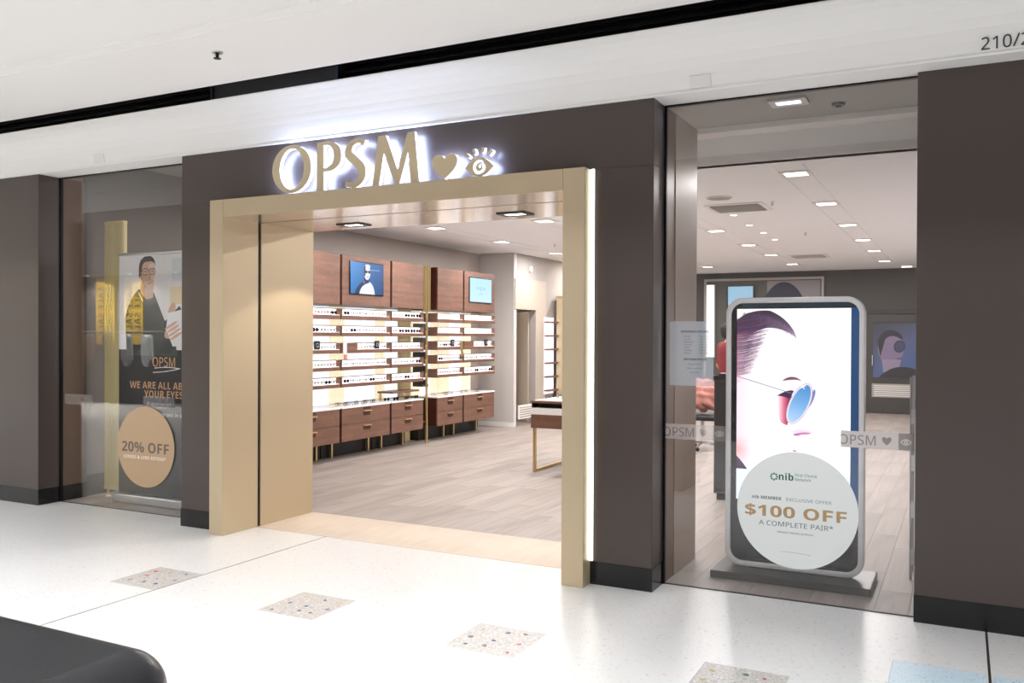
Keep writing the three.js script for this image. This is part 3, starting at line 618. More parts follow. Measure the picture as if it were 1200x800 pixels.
// ================================================================ TOTEM SCREEN in the right window
{
  const t = thing('digital_totem', 'tall free-standing digital poster screen with silver frame behind the right window', 'screen', [-0.967, 0, -0.73]);
  const W = 0.84, HH = 1.74, cy = 0.93;
  const fr = roundRect(W, HH, 0.1, 0, cy), hole = new THREE.Path(); roundRect(W - 0.03, HH - 0.03, 0.087, 0, cy, hole); fr.holes.push(hole);
  const fg = extrude(fr, 0.06, 0.01, 10); fg.translate(0, 0, -0.03); part('frame', fg, M.silverPaint, t);
  const pl = extrude(roundRect(W - 0.03, HH - 0.03, 0.087, 0, cy), 0.05, 0, 10); pl.translate(0, 0, -0.025); part('glass_front', pl, M.bezel, t);
  const sideS = roundRect(0.055, 1.30, 0.01, 0.371, 1.09); const sg = extrude(sideS, 0.0015); sg.translate(0, 0, 0.0252); part('side_reflection', sg, M.bezelReflection, t).userData.label = 'blue reflection painted on the screen border';  // reflection of a blue display, painted on the bezel as a strip
  const topS = roundRect(0.68, 0.034, 0.008, 0.01, 1.762); const tg = extrude(topS, 0.0015); tg.translate(0, 0, 0.0252); part('top_border', tg, S({ color: '#1b3a4c', roughness: 0.15 }), t);  // teal part of the same painted reflection
  const tex = canvas(640, 1140, (g, w, h) => {
    const X = (z) => ((z - 152) / 465) * w, Y = (z) => ((z - 110) / 800) * h;
    g.fillStyle = '#fdfcff'; g.fillRect(0, 0, w, h);
    let q = g.createLinearGradient(0, 0, X(300), 0); q.addColorStop(0, 'rgba(245,222,232,0.9)'); q.addColorStop(0.45, 'rgba(250,228,238,0.6)'); q.addColorStop(1, 'rgba(255,255,255,0)');
    g.fillStyle = q; g.fillRect(0, Y(200), X(320), Y(760) - Y(200));
    // cheek and jaw colour, then the dark collar
    q = g.createRadialGradient(X(160), Y(700), 10, X(152), Y(715), X(250)); q.addColorStop(0, 'rgba(226,140,140,0.55)'); q.addColorStop(1, 'rgba(255,230,235,0)'); g.fillStyle = q; g.fillRect(0, Y(520), X(330), Y(760) - Y(520));
    g.fillStyle = '#3a2340'; g.beginPath(); g.moveTo(0, Y(728)); g.quadraticCurveTo(X(175), Y(748), X(205), Y(790)); g.lineTo(0, Y(790)); g.fill();
    g.fillStyle = '#dfe9fb'; g.fillRect(0, Y(782), w, h);
    // hair: combed strands, dark at the crown, fading into the temple
    q = g.createLinearGradient(0, Y(120), 0, Y(260)); q.addColorStop(0, 'rgba(40,27,48,0.97)'); q.addColorStop(0.55, 'rgba(58,36,66,0.75)'); q.addColorStop(1, 'rgba(120,80,120,0)'); g.fillStyle = q;
    g.beginPath(); g.moveTo(0, Y(160)); g.bezierCurveTo(X(175), Y(128), X(230), Y(112), X(290), Y(118)); g.bezierCurveTo(X(350), Y(140), X(392), Y(190), X(404), Y(236)); g.bezierCurveTo(X(372), Y(206), X(330), Y(186), X(275), Y(190)); g.bezierCurveTo(X(220), Y(200), X(190), Y(240), 0, Y(262)); g.fill();
    for (let i = 0; i < 620; i++) {
      const a = rnd(), x0 = X(150), y0 = Y(150 + a * 240), len = (1 - 0.62 * a) * rr(60, 175), x1 = X(152 + len), y1 = y0 - Y(110 + len * rr(0.22, 0.42)) * (0.55 + 0.2 * a);
      g.strokeStyle = `rgba(${Math.round(rr(35, 100))},${Math.round(rr(20, 52))},${Math.round(rr(45, 88))},${(rr(0.15, 0.7) * (1 - a * 0.6)).toFixed(2)})`; g.lineWidth = rr(1, 3);
      if (y1 < Y(122 + Math.max(0, len - 150) * 0.9)) continue;
      g.beginPath(); g.moveTo(x0, y0); g.quadraticCurveTo((x0 + x1) / 2, (y0 + y1) / 2 + 8, x1, y1); g.stroke();
    }
    for (let i = 0; i < 240; i++) { const a = rnd(), x = X(175 + a * 215), y = Y(122 + a * a * 76 + rr(-2, 10)); g.strokeStyle = `rgba(${Math.round(50 + 90 * a)},${Math.round(36 + 74 * a)},${Math.round(58 + 84 * a)},${rr(0.3, 0.7).toFixed(2)})`; g.lineWidth = rr(0.8, 2.2); g.beginPath(); g.moveTo(x, y); g.lineTo(x - rr(-14, 24), y + rr(24, 74) * (1 - 0.5 * a)); g.stroke(); }
    q = g.createLinearGradient(0, 0, X(200), 0); q.addColorStop(0, 'rgba(232,130,160,0.28)'); q.addColorStop(1, 'rgba(255,235,245,0)'); g.fillStyle = q; g.fillRect(0, Y(215), X(205), Y(420) - Y(215));
    // brow
    g.fillStyle = '#7c5066'; g.beginPath(); g.moveTo(X(343), Y(408)); g.bezierCurveTo(X(368), Y(384), X(402), Y(384), X(424), Y(408)); g.bezierCurveTo(X(402), Y(398), X(376), Y(404), X(343), Y(408)); g.fill();
    // lids and warm shade behind the lens
    q = g.createLinearGradient(X(318), 0, X(372), 0); q.addColorStop(0, 'rgba(238,150,170,0)'); q.addColorStop(0.6, 'rgba(206,66,98,0.75)'); q.addColorStop(1, 'rgba(140,30,70,0.95)'); g.fillStyle = q;
    g.beginPath(); g.moveTo(X(326), Y(470)); g.lineTo(X(384), Y(462)); g.lineTo(X(366), Y(590)); g.quadraticCurveTo(X(334), Y(585), X(330), Y(560)); g.fill();
    g.fillStyle = '#3a2147'; g.beginPath(); g.moveTo(X(322), Y(470)); g.bezierCurveTo(X(345), Y(455), X(375), Y(440), X(392), Y(448)); g.lineTo(X(374), Y(482)); g.quadraticCurveTo(X(350), Y(470), X(322), Y(470)); g.fill();
    // arm of the glasses
    g.strokeStyle = '#7d7480'; g.lineWidth = 4; g.beginPath(); g.moveTo(0, Y(393)); g.lineTo(X(382), Y(458)); g.stroke();
    // far lens, bridge, then the near lens
    g.strokeStyle = '#e9e0ee'; g.lineWidth = 7; g.beginPath(); g.ellipse(X(462), Y(478), 16, 60, 0.36, 0, 7); g.fillStyle = '#6f7bb0'; g.save(); g.clip(); g.fillRect(X(440), Y(440), 60, 100); g.restore(); g.stroke();
    g.save(); g.translate(X(414), Y(500)); g.rotate(0.42); q = g.createLinearGradient(0, -100, 0, 110); q.addColorStop(0, '#4f8ecb'); q.addColorStop(0.5, '#76abdf'); q.addColorStop(1, '#aecdf0'); g.fillStyle = q; g.beginPath(); g.ellipse(0, 0, 50, 124, 0, 0, 7); g.fill(); g.strokeStyle = '#e6dce6'; g.lineWidth = 9; g.stroke(); g.strokeStyle = '#a88fa6'; g.lineWidth = 2.5; g.beginPath(); g.ellipse(0, 0, 55, 129, 0, 0, 7); g.stroke(); g.restore();
    g.strokeStyle = '#f4f8ff'; g.lineWidth = 5; g.beginPath(); g.moveTo(X(418), Y(436)); g.lineTo(X(440), Y(424)); g.moveTo(X(424), Y(422)); g.lineTo(X(434), Y(440)); g.stroke();
    // nostril and lips
    g.fillStyle = '#a566a0'; g.beginPath(); g.moveTo(X(388), Y(628)); g.bezierCurveTo(X(405), Y(618), X(440), Y(612), X(460), Y(618)); g.bezierCurveTo(X(450), Y(628), X(430), Y(620), X(412), Y(631)); g.quadraticCurveTo(X(398), Y(633), X(388), Y(628)); g.fill();
    g.fillStyle = 'rgba(240,170,200,0.45)'; g.beginPath(); g.ellipse(X(425), Y(616), 60, 16, 0, 0, 7); g.fill();
    g.fillStyle = '#b070a8'; g.beginPath(); g.ellipse(X(396), Y(694), 12, 5, 0.1, 0, 7); g.fill();
  });
  const sw = 0.706, sh = 1.25;
  const sg2 = planarUV(new THREE.BoxGeometry(sw, sh, 0.002), -sw / 2, -sh / 2, sw, sh); sg2.translate(-0.006, 1.112, 0.0262);
  part('screen_image', sg2, S({ color: '#000000', roughness: 0.2, emissive: '#ffffff', emissiveMap: tex, emissiveIntensity: L.screen }), t);
  const rl = new THREE.RectAreaLight('#f4f6ff', 0.12, sw, sh); rl.position.set(-0.006, 1.112, 0.04); rl.rotation.y = Math.PI; t.add(rl);
  part('neck', bx(-0.27, 0.27, 0.04, 0.1, -0.03, 0.03), M.charcoal, t);
  part('base', bx(-0.482, 0.488, 0, 0.047, -0.24, 0.22, 0.008), M.charcoal, t);
}

// ================================================================ EYEWEAR WALL
const FX = -6.85, BX = -7.3;                              // front of the units, back panels
function glassesGeo(round, folded) {
  const list = [], r = 0.026;
  for (const s of [-1, 1]) {
    const ring = new THREE.TorusGeometry(r, 0.0034, 5, 14); ring.scale(1, round ? 0.95 : 0.78, 1); ring.translate(s * 0.034, 0, 0); list.push(ring);
    if (folded) list.push(rod([s * 0.062, 0.006, -0.002], [s * 0.06, 0.006, -0.016 - (s > 0 ? 0.006 : 0)], 0.0026, 5), rod([s * 0.06, 0.006, -0.016 - (s > 0 ? 0.006 : 0)], [-s * 0.055, -0.004, -0.02 - (s > 0 ? 0.006 : 0)], 0.0024, 5));
    else list.push(rod([s * 0.061, 0.006, 0], [s * 0.066, 0.006, -0.125], 0.0026, 5));
  }
  list.push(rod([-0.009, 0.006, 0], [0.009, 0.006, 0], 0.003, 5));
  const g = merge(list); g.translate(0, 0.028, 0); g.scale(0.87, 0.95, 0.95); return g;
}
function lensGeo(round) {
  const list = []; for (const s of [-1, 1]) { const c = new THREE.CylinderGeometry(0.025, 0.025, 0.002, 14); c.rotateX(Math.PI / 2); c.scale(1, round ? 0.95 : 0.78, 1); c.translate(s * 0.034, 0.028, 0); list.push(c); }
  const g = merge(list); g.scale(0.87, 0.95, 0.95); return g;
}
const GG = [glassesGeo(false), glassesGeo(true), glassesGeo(false, true), glassesGeo(true, true)], LG = [lensGeo(false), lensGeo(true)];
const glassesProto = {};
function glasses(kind, sun, round, label, pos, turn, group, folded = false) {
  const key = `${kind}${sun}${round}${folded}`;
  let o;
  if (!glassesProto[key]) {
    o = new THREE.Group(); part('frame', GG[+round + (folded ? 2 : 0)], M.frames[kind], o); if (sun) part('lenses', LG[+round], M.tinted, o); glassesProto[key] = o;
  } else o = glassesProto[key].clone();
  o.name = numbered(sun ? 'sunglasses' : 'eyeglasses'); scene.add(o); o.position.set(...pos); o.rotation.set(0, turn, 0);
  tag(o, label, sun ? 'sunglasses' : 'glasses', group);
}
const KIND = ['black', 'dark violet', 'dark brown', 'tortoise', 'navy', 'grey', 'bronze', 'dark red'];
const lips = { a: [1.757, 1.544, 1.331, 1.118, 0.906], b: [1.757, 1.551, 1.346, 1.142, 0.938] };
const bays = [
  { key: 'a', wall: 'near', secs: [[-3.58, -2.5, 'left', 4], [-4.65, -3.6, 'middle', 7], [-5.47, -4.67, 'right', 5]] },
  { key: 'b', wall: 'far', secs: [[-6.585, -5.83, 'left', 5], [-7.61, -6.605, 'right', 6]] },
];
const rowName = ['top shelf', 'second shelf down', 'third shelf down', 'fourth shelf down', 'bottom shelf'];
for (const b of bays) {
  for (const [z0, z1, sec, n] of b.secs) {
    const where = `${sec} section of the ${b.wall} eyewear wall`, brief = `${b.wall} eyewear wall's ${sec} section`;
    // upper cabinet (some with a screen let in)
    const c = thing('wall_cabinet', `walnut upper cabinet above the ${where}`, 'cabinet', [0, 0, 0], 0);
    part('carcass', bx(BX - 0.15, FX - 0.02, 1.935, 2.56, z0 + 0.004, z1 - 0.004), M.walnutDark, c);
    part('front_panel', bx(FX - 0.02, FX, 1.935, 2.56, z0 + 0.012, z1 - 0.012, 0.003), M.walnut, c);
    // back of the shelving: lit white and cream ribbed panels
    const bp = thing('back_panel', `backlit white and cream panel behind the shelves, ${where}`, 'panel', [0, 0, 0]);
    const wN = z1 - z0, cut = b.key === 'a' ? [[0, 0.30, 1], [0.30, 0.62, 0], [0.62, 1, 1]] : [[0, 0.32, 0], [0.32, 0.68, 1], [0.68, 1, 0]];
    part('board', bx(BX - 0.15, BX - 0.02, 0.66, 1.93, z0, z1), M.white, bp);
    for (const [u0, u1, lit] of cut) {
      const a = z1 - u1 * wN, e = z1 - u0 * wN;
      if (lit) part('light_panel', bx(BX - 0.02, BX, 0.66, 1.93, a + 0.004, e - 0.004), M.backlit, bp);
      else {
        const rp = part('cream_panel', bx(BX - 0.02, BX - 0.006, 0.66, 1.93, a + 0.004, e - 0.004), M.backCream, bp);
        const ribs = []; for (let z = a + 0.02; z < e - 0.02; z += 0.034) ribs.push(bx(BX - 0.008, BX + 0.004, 0.662, 1.928, z, z + 0.016)); const rm = part('ribs', merge(ribs), M.backCream, rp); rm.userData.kind = 'stuff';
      }
    }
    // shelves
    lips[b.key].forEach((y, r) => {
      const s = thing('display_shelf', `walnut eyewear shelf with white lining, ${rowName[r]}, ${where}`, 'shelf', [0, 0, 0]);
      const blockAt = r === 2 && ((b.key === 'a' && sec === 'middle') || (b.key === 'b' && sec === 'right'));
      const zl = blockAt ? z1 - 0.30 * wN : z1;           // where the lined part begins on the near side
      part('shelf_board', bx(FX - 0.24, FX, y, y + 0.046, z0, z1, 0.003), M.walnut, s);
      part('top_rail', bx(FX - 0.064, FX - 0.052, y + 0.126, y + 0.134, z0 + 0.012, zl - 0.012), M.walnut, s);
      part('white_lining', bx(FX - 0.064, FX - 0.056, y + 0.046, y + 0.126, z0 + 0.016, zl - 0.016), M.liner, s);
      part('white_lining', bx(FX - 0.056, FX - 0.004, y + 0.046, y + 0.05, z0 + 0.016, zl - 0.016), M.liner, s);
      const outer = b.key === 'b' && sec === 'left' ? 0.24 : 0.064;
      part('end_piece', bx(FX - 0.064, FX, y + 0.046, y + 0.13, z0, z0 + 0.016, 0.002), M.walnut, s);
      part('end_piece', bx(FX - outer, FX, y + 0.046, y + 0.13, z1 - 0.016, z1, 0.002), M.walnut, s);
      for (const z of [z0 + 0.06, z1 - 0.06]) part('bracket', bx(BX + (b.key === 'a' ? 0.0003 : 0.0045), FX - 0.23, y + 0.006, y + 0.026, z - 0.006, z + 0.006), M.goldBar, s);
      if (blockAt) part('front_panel', bx(FX - 0.06, FX - 0.004, y + 0.046, y + 0.13, zl - 0.016, z1 - 0.016, 0.002), M.walnut, s);
      if (b.key === 'b' && r < 2) return;                 // these two stand empty
      const plaque = r === 2 && (sec !== 'right' || b.key === 'b');
      const zn = sec === 'left' && b.key === 'a' ? z0 + 0.57 : zl;
      let placed = 0;
      for (let k = 0; k < n; k++) {
        if (blockAt && k >= n - 2) break;
        const m = blockAt ? n - 2 : n, z = zn - 0.05 - ((zn - z0 - 0.1) * (k + 0.5)) / m;
        if (plaque && Math.abs(z - (z0 + 0.40 * (zl - z0))) < 0.07) continue;
        const sun = (sec === 'right' && b.key === 'a' && r < 2 && k > 1) || rnd() < 0.12, kind = sun ? [0, 1, 2, 0][k % 4] : [0, 0, 4, 1, 3, 5, 2, 7, 6, 4][Math.floor(rnd() * 10)];
        glasses(kind, sun, rnd() < 0.4, `${KIND[kind]} ${sun ? 'sunglasses' : 'eyeglasses'}, ${ORD[placed++]} from near end, ${rowName[r]}, ${brief}`, [FX - 0.014 + rr(-0.002, 0.002), y + 0.0505, z], Math.PI / 2 + rr(-0.05, 0.05), `glasses on the ${rowName[r]}, ${where}`, true);
      }
      if (plaque) {
        const zp = z0 + 0.40 * (zl - z0), pq = thing('brand_plaque', `small dark navy plaque on the third shelf down, ${where}`, 'plaque', [FX - 0.012, y + 0.05, zp]);
        part('plate', bx(-0.008, 0.008, 0, 0.105, -0.05, 0.05, 0.006), M.navy, pq);
        const lg = part('emblem', new THREE.TorusGeometry(0.022, 0.004, 6, 18), M.silver, pq, 0.009, 0.055, 0); lg.rotation.y = Math.PI / 2;
      }
    });
    // drawer unit
    const d = thing('drawer_cabinet', `walnut two-drawer cabinet on gold legs under the ${where}`, 'cabinet', [0, 0, 0]);
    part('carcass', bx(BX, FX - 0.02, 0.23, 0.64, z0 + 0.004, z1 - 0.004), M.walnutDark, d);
    part('counter_top', bx(BX, FX + 0.006, 0.64, 0.66, z0 + 0.002, z1 - 0.002, 0.003), M.whiteGloss, d);
    const mid = (z0 + z1) / 2;
    for (const [y0, y1] of [[0.44, 0.638], [0.228, 0.436]]) {
      const dw = part('drawer', bx(FX - 0.02, FX, y0, y1, z0 + 0.012, z1 - 0.012, 0.003), M.walnut, d);
      const hy = y0 > 0.4 ? 0.578 : 0.392;
      part('handle', bx(FX, FX + 0.022, hy, hy + 0.012, mid - 0.085, mid + 0.085, 0.003), M.goldBar, dw);
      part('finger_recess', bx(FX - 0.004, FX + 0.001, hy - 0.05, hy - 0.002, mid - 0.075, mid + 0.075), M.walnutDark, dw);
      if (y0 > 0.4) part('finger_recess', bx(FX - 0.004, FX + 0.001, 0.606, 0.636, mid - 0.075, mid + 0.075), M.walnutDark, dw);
    }
    for (const z of [z0 + 0.12, z1 - 0.16]) part('leg', bx(-7.15, -7.12, 0, 0.232, z - 0.015, z + 0.015), M.goldBar, d);
    part('plinth', bx(BX - 0.1, -7.17, 0, 0.23, z0, z1), M.black, d);
  }
}
// counter-top frames, tray and hanging tags
for (let k = 0; k < 9; k++) glasses([0, 4, 1, 5, 0, 3, 4, 0, 5][k], false, k % 2 > 0, `${KIND[[0, 4, 1, 5, 0, 3, 4, 0, 5][k]]} eyeglasses, ${ORD[k]} from near end, counter of the near eyewear wall's middle section`, [-7.0 + (k % 2) * 0.05, 0.661, -3.72 - k * 0.095], Math.PI / 2 + rr(-0.2, 0.2), 'glasses on the middle drawer counter');
for (let k = 0; k < 6; k++) glasses([0, 1, 0, 0, 2, 0][k], true, k % 2 > 0, `${KIND[[0, 1, 0, 0, 2, 0][k]]} sunglasses, ${ORD[k]} from near end, below the small walnut tray on the counter`, [-6.98 + (k % 2) * 0.06, 0.661, -4.75 - k * 0.127], Math.PI / 2 + rr(-0.2, 0.2), 'sunglasses below the small walnut tray');
for (let k = 0; k < 6; k++) glasses([5, 0, 4, 5, 1, 0][k], false, k % 2 > 0, `${KIND[[5, 0, 4, 5, 1, 0][k]]} eyeglasses, ${ORD[k]} from near end on the counter of the far eyewear wall`, [-7.0 + (k % 2) * 0.06, 0.661, -5.98 - k * 0.24], Math.PI / 2 + rr(-0.2, 0.2), 'glasses on the far counter');
{
  const t = thing('display_tray', 'small raised walnut tray on the counter at the far end of the near eyewear wall', 'tray', [-7.0, 0, -5.05]);
  part('board', bx(-0.14, 0.12, 0.765, 0.79, -0.36, 0.3, 0.004), M.walnut, t);
  for (const z of [-0.33, 0.27]) part('support', bx(-0.13, -0.1, 0.66, 0.766, z - 0.01, z + 0.01), M.goldBar, t);
}
for (const [z, y, label, m] of [[-3.66, 1.30, 'small white hanging tag beside the wood block on the middle shelf of the near wall', 'whiteGloss'], [-6.53, 1.30, 'small gold hanging tag on the middle shelf of the far eyewear wall', 'goldBar']]) {
  const t = thing('hanging_tag', label, 'tag', [FX + 0.004, y, z]);
  part('card', bx(-0.006, 0.006, 0.02, 0.17, -0.035, 0.035, 0.004), M[m], t); part('figure', bx(-0.008, 0.009, -0.05, 0.02, -0.045, 0.02, 0.008), m === 'goldBar' ? M.goldBar : M.pink, t);
}
// gap between the two walls: ribbed gold infill, post and dark stock boxes
{
  const t = thing('gold_divider', 'ribbed gold divider with slim post between the near and far eyewear walls', 'divider', [0, 0, 0]);
  part('back_board', bx(-7.45, -7.3, 0.0, 2.55, -5.8, -5.5), M.goldRib, t);
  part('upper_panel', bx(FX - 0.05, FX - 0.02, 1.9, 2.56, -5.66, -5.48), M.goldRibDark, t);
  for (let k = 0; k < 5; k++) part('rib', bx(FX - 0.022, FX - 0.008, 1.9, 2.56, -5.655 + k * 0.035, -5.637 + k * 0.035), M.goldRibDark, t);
  part('post', bx(FX - 0.05, FX - 0.025, 0, 1.9, -5.615, -5.59), M.goldBar, t);
  part('cross_bar', bx(-7.2, -6.9, 0.30, 0.325, -5.61, -5.595), M.goldBar, t);
}
[1.63, 1.43, 1.22, 1.02, 0.82].forEach((y, i) => {
  const t = thing('display_box', `dark open display box on the divider, ${['topmost', 'second from top', 'third from top', 'fourth from top', 'lowest'][i]}`, 'box', [-7.0, y, -5.62]);
  part('body', bx(-0.08, 0.08, 0, 0.1, -0.07, 0.09, 0.004), i < 2 ? M.charcoal : M.black, t); part('lip', bx(0.08, 0.09, 0, 0.03, -0.07, 0.09), M.charcoal, t);
});
// screens in the upper cabinets
function tv(label, tex, y0, y1, z0, z1) {
  const t = thing('wall_screen', label, 'screen', [FX, (y0 + y1) / 2, (z0 + z1) / 2], Math.PI / 2);
  const w = z1 - z0, h = y1 - y0;
  part('casing', bx(-w / 2 - 0.012, w / 2 + 0.012, -h / 2 - 0.012, h / 2 + 0.012, 0.0, 0.012, 0.003), M.bezel, t);
  part('picture', planarUV(bx(-w / 2, w / 2, -h / 2, h / 2, 0.012, 0.014), -w / 2, -h / 2, w, h), S({ color: '#000000', roughness: 0.25, emissive: '#ffffff', emissiveMap: tex, emissiveIntensity: L.tv }), t);
  const rl = new THREE.RectAreaLight('#9fc4ff', 0.15, w, h); rl.position.z = 0.03; rl.rotation.y = Math.PI; t.add(rl);
}
tv('blue wall screen showing a man in sunglasses, in the near walnut cabinet', canvas(512, 300, (g, w, h) => {
  const q = g.createLinearGradient(0, 0, w, h); q.addColorStop(0, '#2f86cf'); q.addColorStop(0.5, '#145f9f'); q.addColorStop(1, '#0a4278'); g.fillStyle = q; g.fillRect(0, 0, w, h);
  g.fillStyle = '#d9dcf2'; g.beginPath(); g.moveTo(95, 300); g.quadraticCurveTo(110, 200, 200, 185); g.lineTo(290, 180); g.quadraticCurveTo(360, 200, 375, 300); g.fill();
  g.fillStyle = '#1b2d55'; g.beginPath(); g.moveTo(60, 300); g.quadraticCurveTo(90, 220, 190, 180); g.lineTo(225, 205); g.quadraticCurveTo(150, 230, 130, 300); g.fill();
  g.fillStyle = '#16244a'; g.beginPath(); g.moveTo(200, 140); g.lineTo(285, 150); g.lineTo(280, 190); g.lineTo(215, 205); g.fill();
  g.fillStyle = '#d4d6ea'; g.beginPath(); g.ellipse(254, 92, 48, 70, 0.05, 0, 7); g.fill();
  g.fillStyle = '#14203f'; g.beginPath(); g.moveTo(204, 120); g.quadraticCurveTo(195, 30, 232, 20); g.quadraticCurveTo(222, 60, 226, 130); g.fill();
  g.fillStyle = '#eef0fb'; g.beginPath(); g.ellipse(262, 28, 38, 16, 0.1, 0, 7); g.fill();
  g.fillStyle = '#11162a'; g.beginPath(); g.ellipse(238, 84, 20, 15, 0, 0, 7); g.ellipse(284, 84, 18, 15, 0, 0, 7); g.fill(); g.fillRect(215, 76, 85, 6);
  g.fillStyle = '#2a3560'; g.fillRect(246, 128, 30, 5); T(g, 'eyewear collection', 380, 60, 18, '#9fc4e8', { weight: 'normal' });
}), 2.086, 2.484, -4.456, -3.761);
tv('pale blue wall screen with a faint brand word, in the far walnut cabinet', canvas(512, 280, (g, w, h) => {
  const q = g.createLinearGradient(0, 0, 0, h); q.addColorStop(0, '#a9d4f7'); q.addColorStop(1, '#c4e2fb'); g.fillStyle = q; g.fillRect(0, 0, w, h);
  T(g, 'v o g u e', 256, 112, 56, '#6f93b0', { font: 'serif', weight: 'normal' }); T(g, 'eyewear', 256, 180, 26, '#8fb0ca', { weight: 'normal' });
}), 2.092, 2.466, -7.463, -6.764);

// ================================================================ DISPLAY TABLE in the entrance
{
  const t = thing('display_table', 'walnut display table with white top and gold frame legs seen through the entrance', 'table', [0, 0, 0]);
  const x0 = -4.4, x1 = -3.2, z0 = -5.3, z1 = -3.93;
  part('table_top', bx(x0, x1, 0.79, 0.815, z0, z1, 0.003), M.walnut, t);
  part('white_surface', bx(x0 + 0.03, x1 - 0.03, 0.815, 0.822, z0 + 0.03, z1 - 0.03), M.whiteGloss, t);
  part('shelf_recess', bx(x0 + 0.04, x1 - 0.04, 0.735, 0.79, z0 + 0.04, z1 - 0.12), M.darkPanel, t);
  part('side_panel', bx(x0, x0 + 0.02, 0.735, 0.79, z0, z1 - 0.02), M.walnutDark, t);
  part('white_tray', bx(x0 + 0.012, x1 - 0.012, 0.66, 0.735, z0 + 0.01, z1 - 0.004, 0.003), M.whiteGloss, t);
  const dr = part('drawer', bx(x0, x1, 0.506, 0.66, z0, z1, 0.004), M.walnut, t);
  for (const x of [-3.95, -3.5]) { const k = new THREE.CylinderGeometry(0.016, 0.012, 0.02, 16); k.rotateX(Math.PI / 2); part('knob', k, M.goldBar, dr, x, 0.6, z1 + 0.01); }
  for (const x of [x0 + 0.035, x1 - 0.035]) {
    part('leg', bx(x - 0.016, x + 0.016, 0, 0.506, z1 - 0.05, z1 - 0.018, 0.002), M.goldBar, t);
    part('leg', bx(x - 0.016, x + 0.016, 0, 0.506, z0 + 0.018, z0 + 0.05, 0.002), M.goldBar, t);
    part('floor_bar', bx(x - 0.016, x + 0.016, 0, 0.03, z0 + 0.05, z1 - 0.05), M.goldBar, t);
  }
}
for (let k = 0; k < 6; k++) {
  const c = k < 3 ? 0 : 1, kind = [0, 5, 0, 3, 0, 4][k];
  glasses(kind, false, k % 2 > 0, `${KIND[kind]} eyeglasses on the entrance display table, ${ORD[k % 3]} from its left edge in the ${c ? 'back' : 'front'} row`, [-4.27 + (k % 3) * 0.17, 0.8225, -4.15 - c * 0.3], rr(-0.3, 0.3), 'glasses on the display table');
}
// gold mirror panel and card reader behind the table
{
  const t = thing('gold_pillar', 'tall gold display pillar at the far side of the shop beside the cream doorway', 'pillar', [-6.5, 0, -10.05]);
  part('body', bx(-0.25, 0.3, 0, 2.28, -0.2, 0.2, 0.004), M.gold, t); part('cap', bx(-0.26, 0.31, 2.28, 2.3, -0.21, 0.21), M.goldBar, t);
  part('base', bx(-0.26, 0.31, 0, 0.06, -0.21, 0.21), M.skirt, t);
  const s = thing('black_screen', 'small black screen mounted on the tall gold display pillar', 'screen', [-6.27, 1.05, -9.83]);
  part('casing', bx(-0.15, 0.16, 0, 0.4, -0.02, 0.02, 0.006), M.bezel, s); part('mark', bx(-0.02, 0.06, 0.17, 0.2, 0.02, 0.022), M.silver, s);
}
{
  const t = thing('lit_shelf_unit', 'slim backlit white shelf unit left of the gold display pillar', 'shelf', [-6.8, 0, -9.62]);
  part('light_panel', bx(-0.015, 0.0, 0.5, 1.9, -0.22, 0.2), M.backlit, t);
  for (let k = 0; k < 6; k++) part('shelf_board', bx(0, 0.1, 0.55 + k * 0.25, 0.58 + k * 0.25, -0.22, 0.2), M.walnut, t);
}
single('door_chime', bx(-0.02, 0.02, -0.05, 0.05, -0.03, 0.03, 0.01), M.whiteGloss, 'small white sensor box high on the white side wall above the doorway', 'sensor', [-6.799, 2.74, -8.85]);

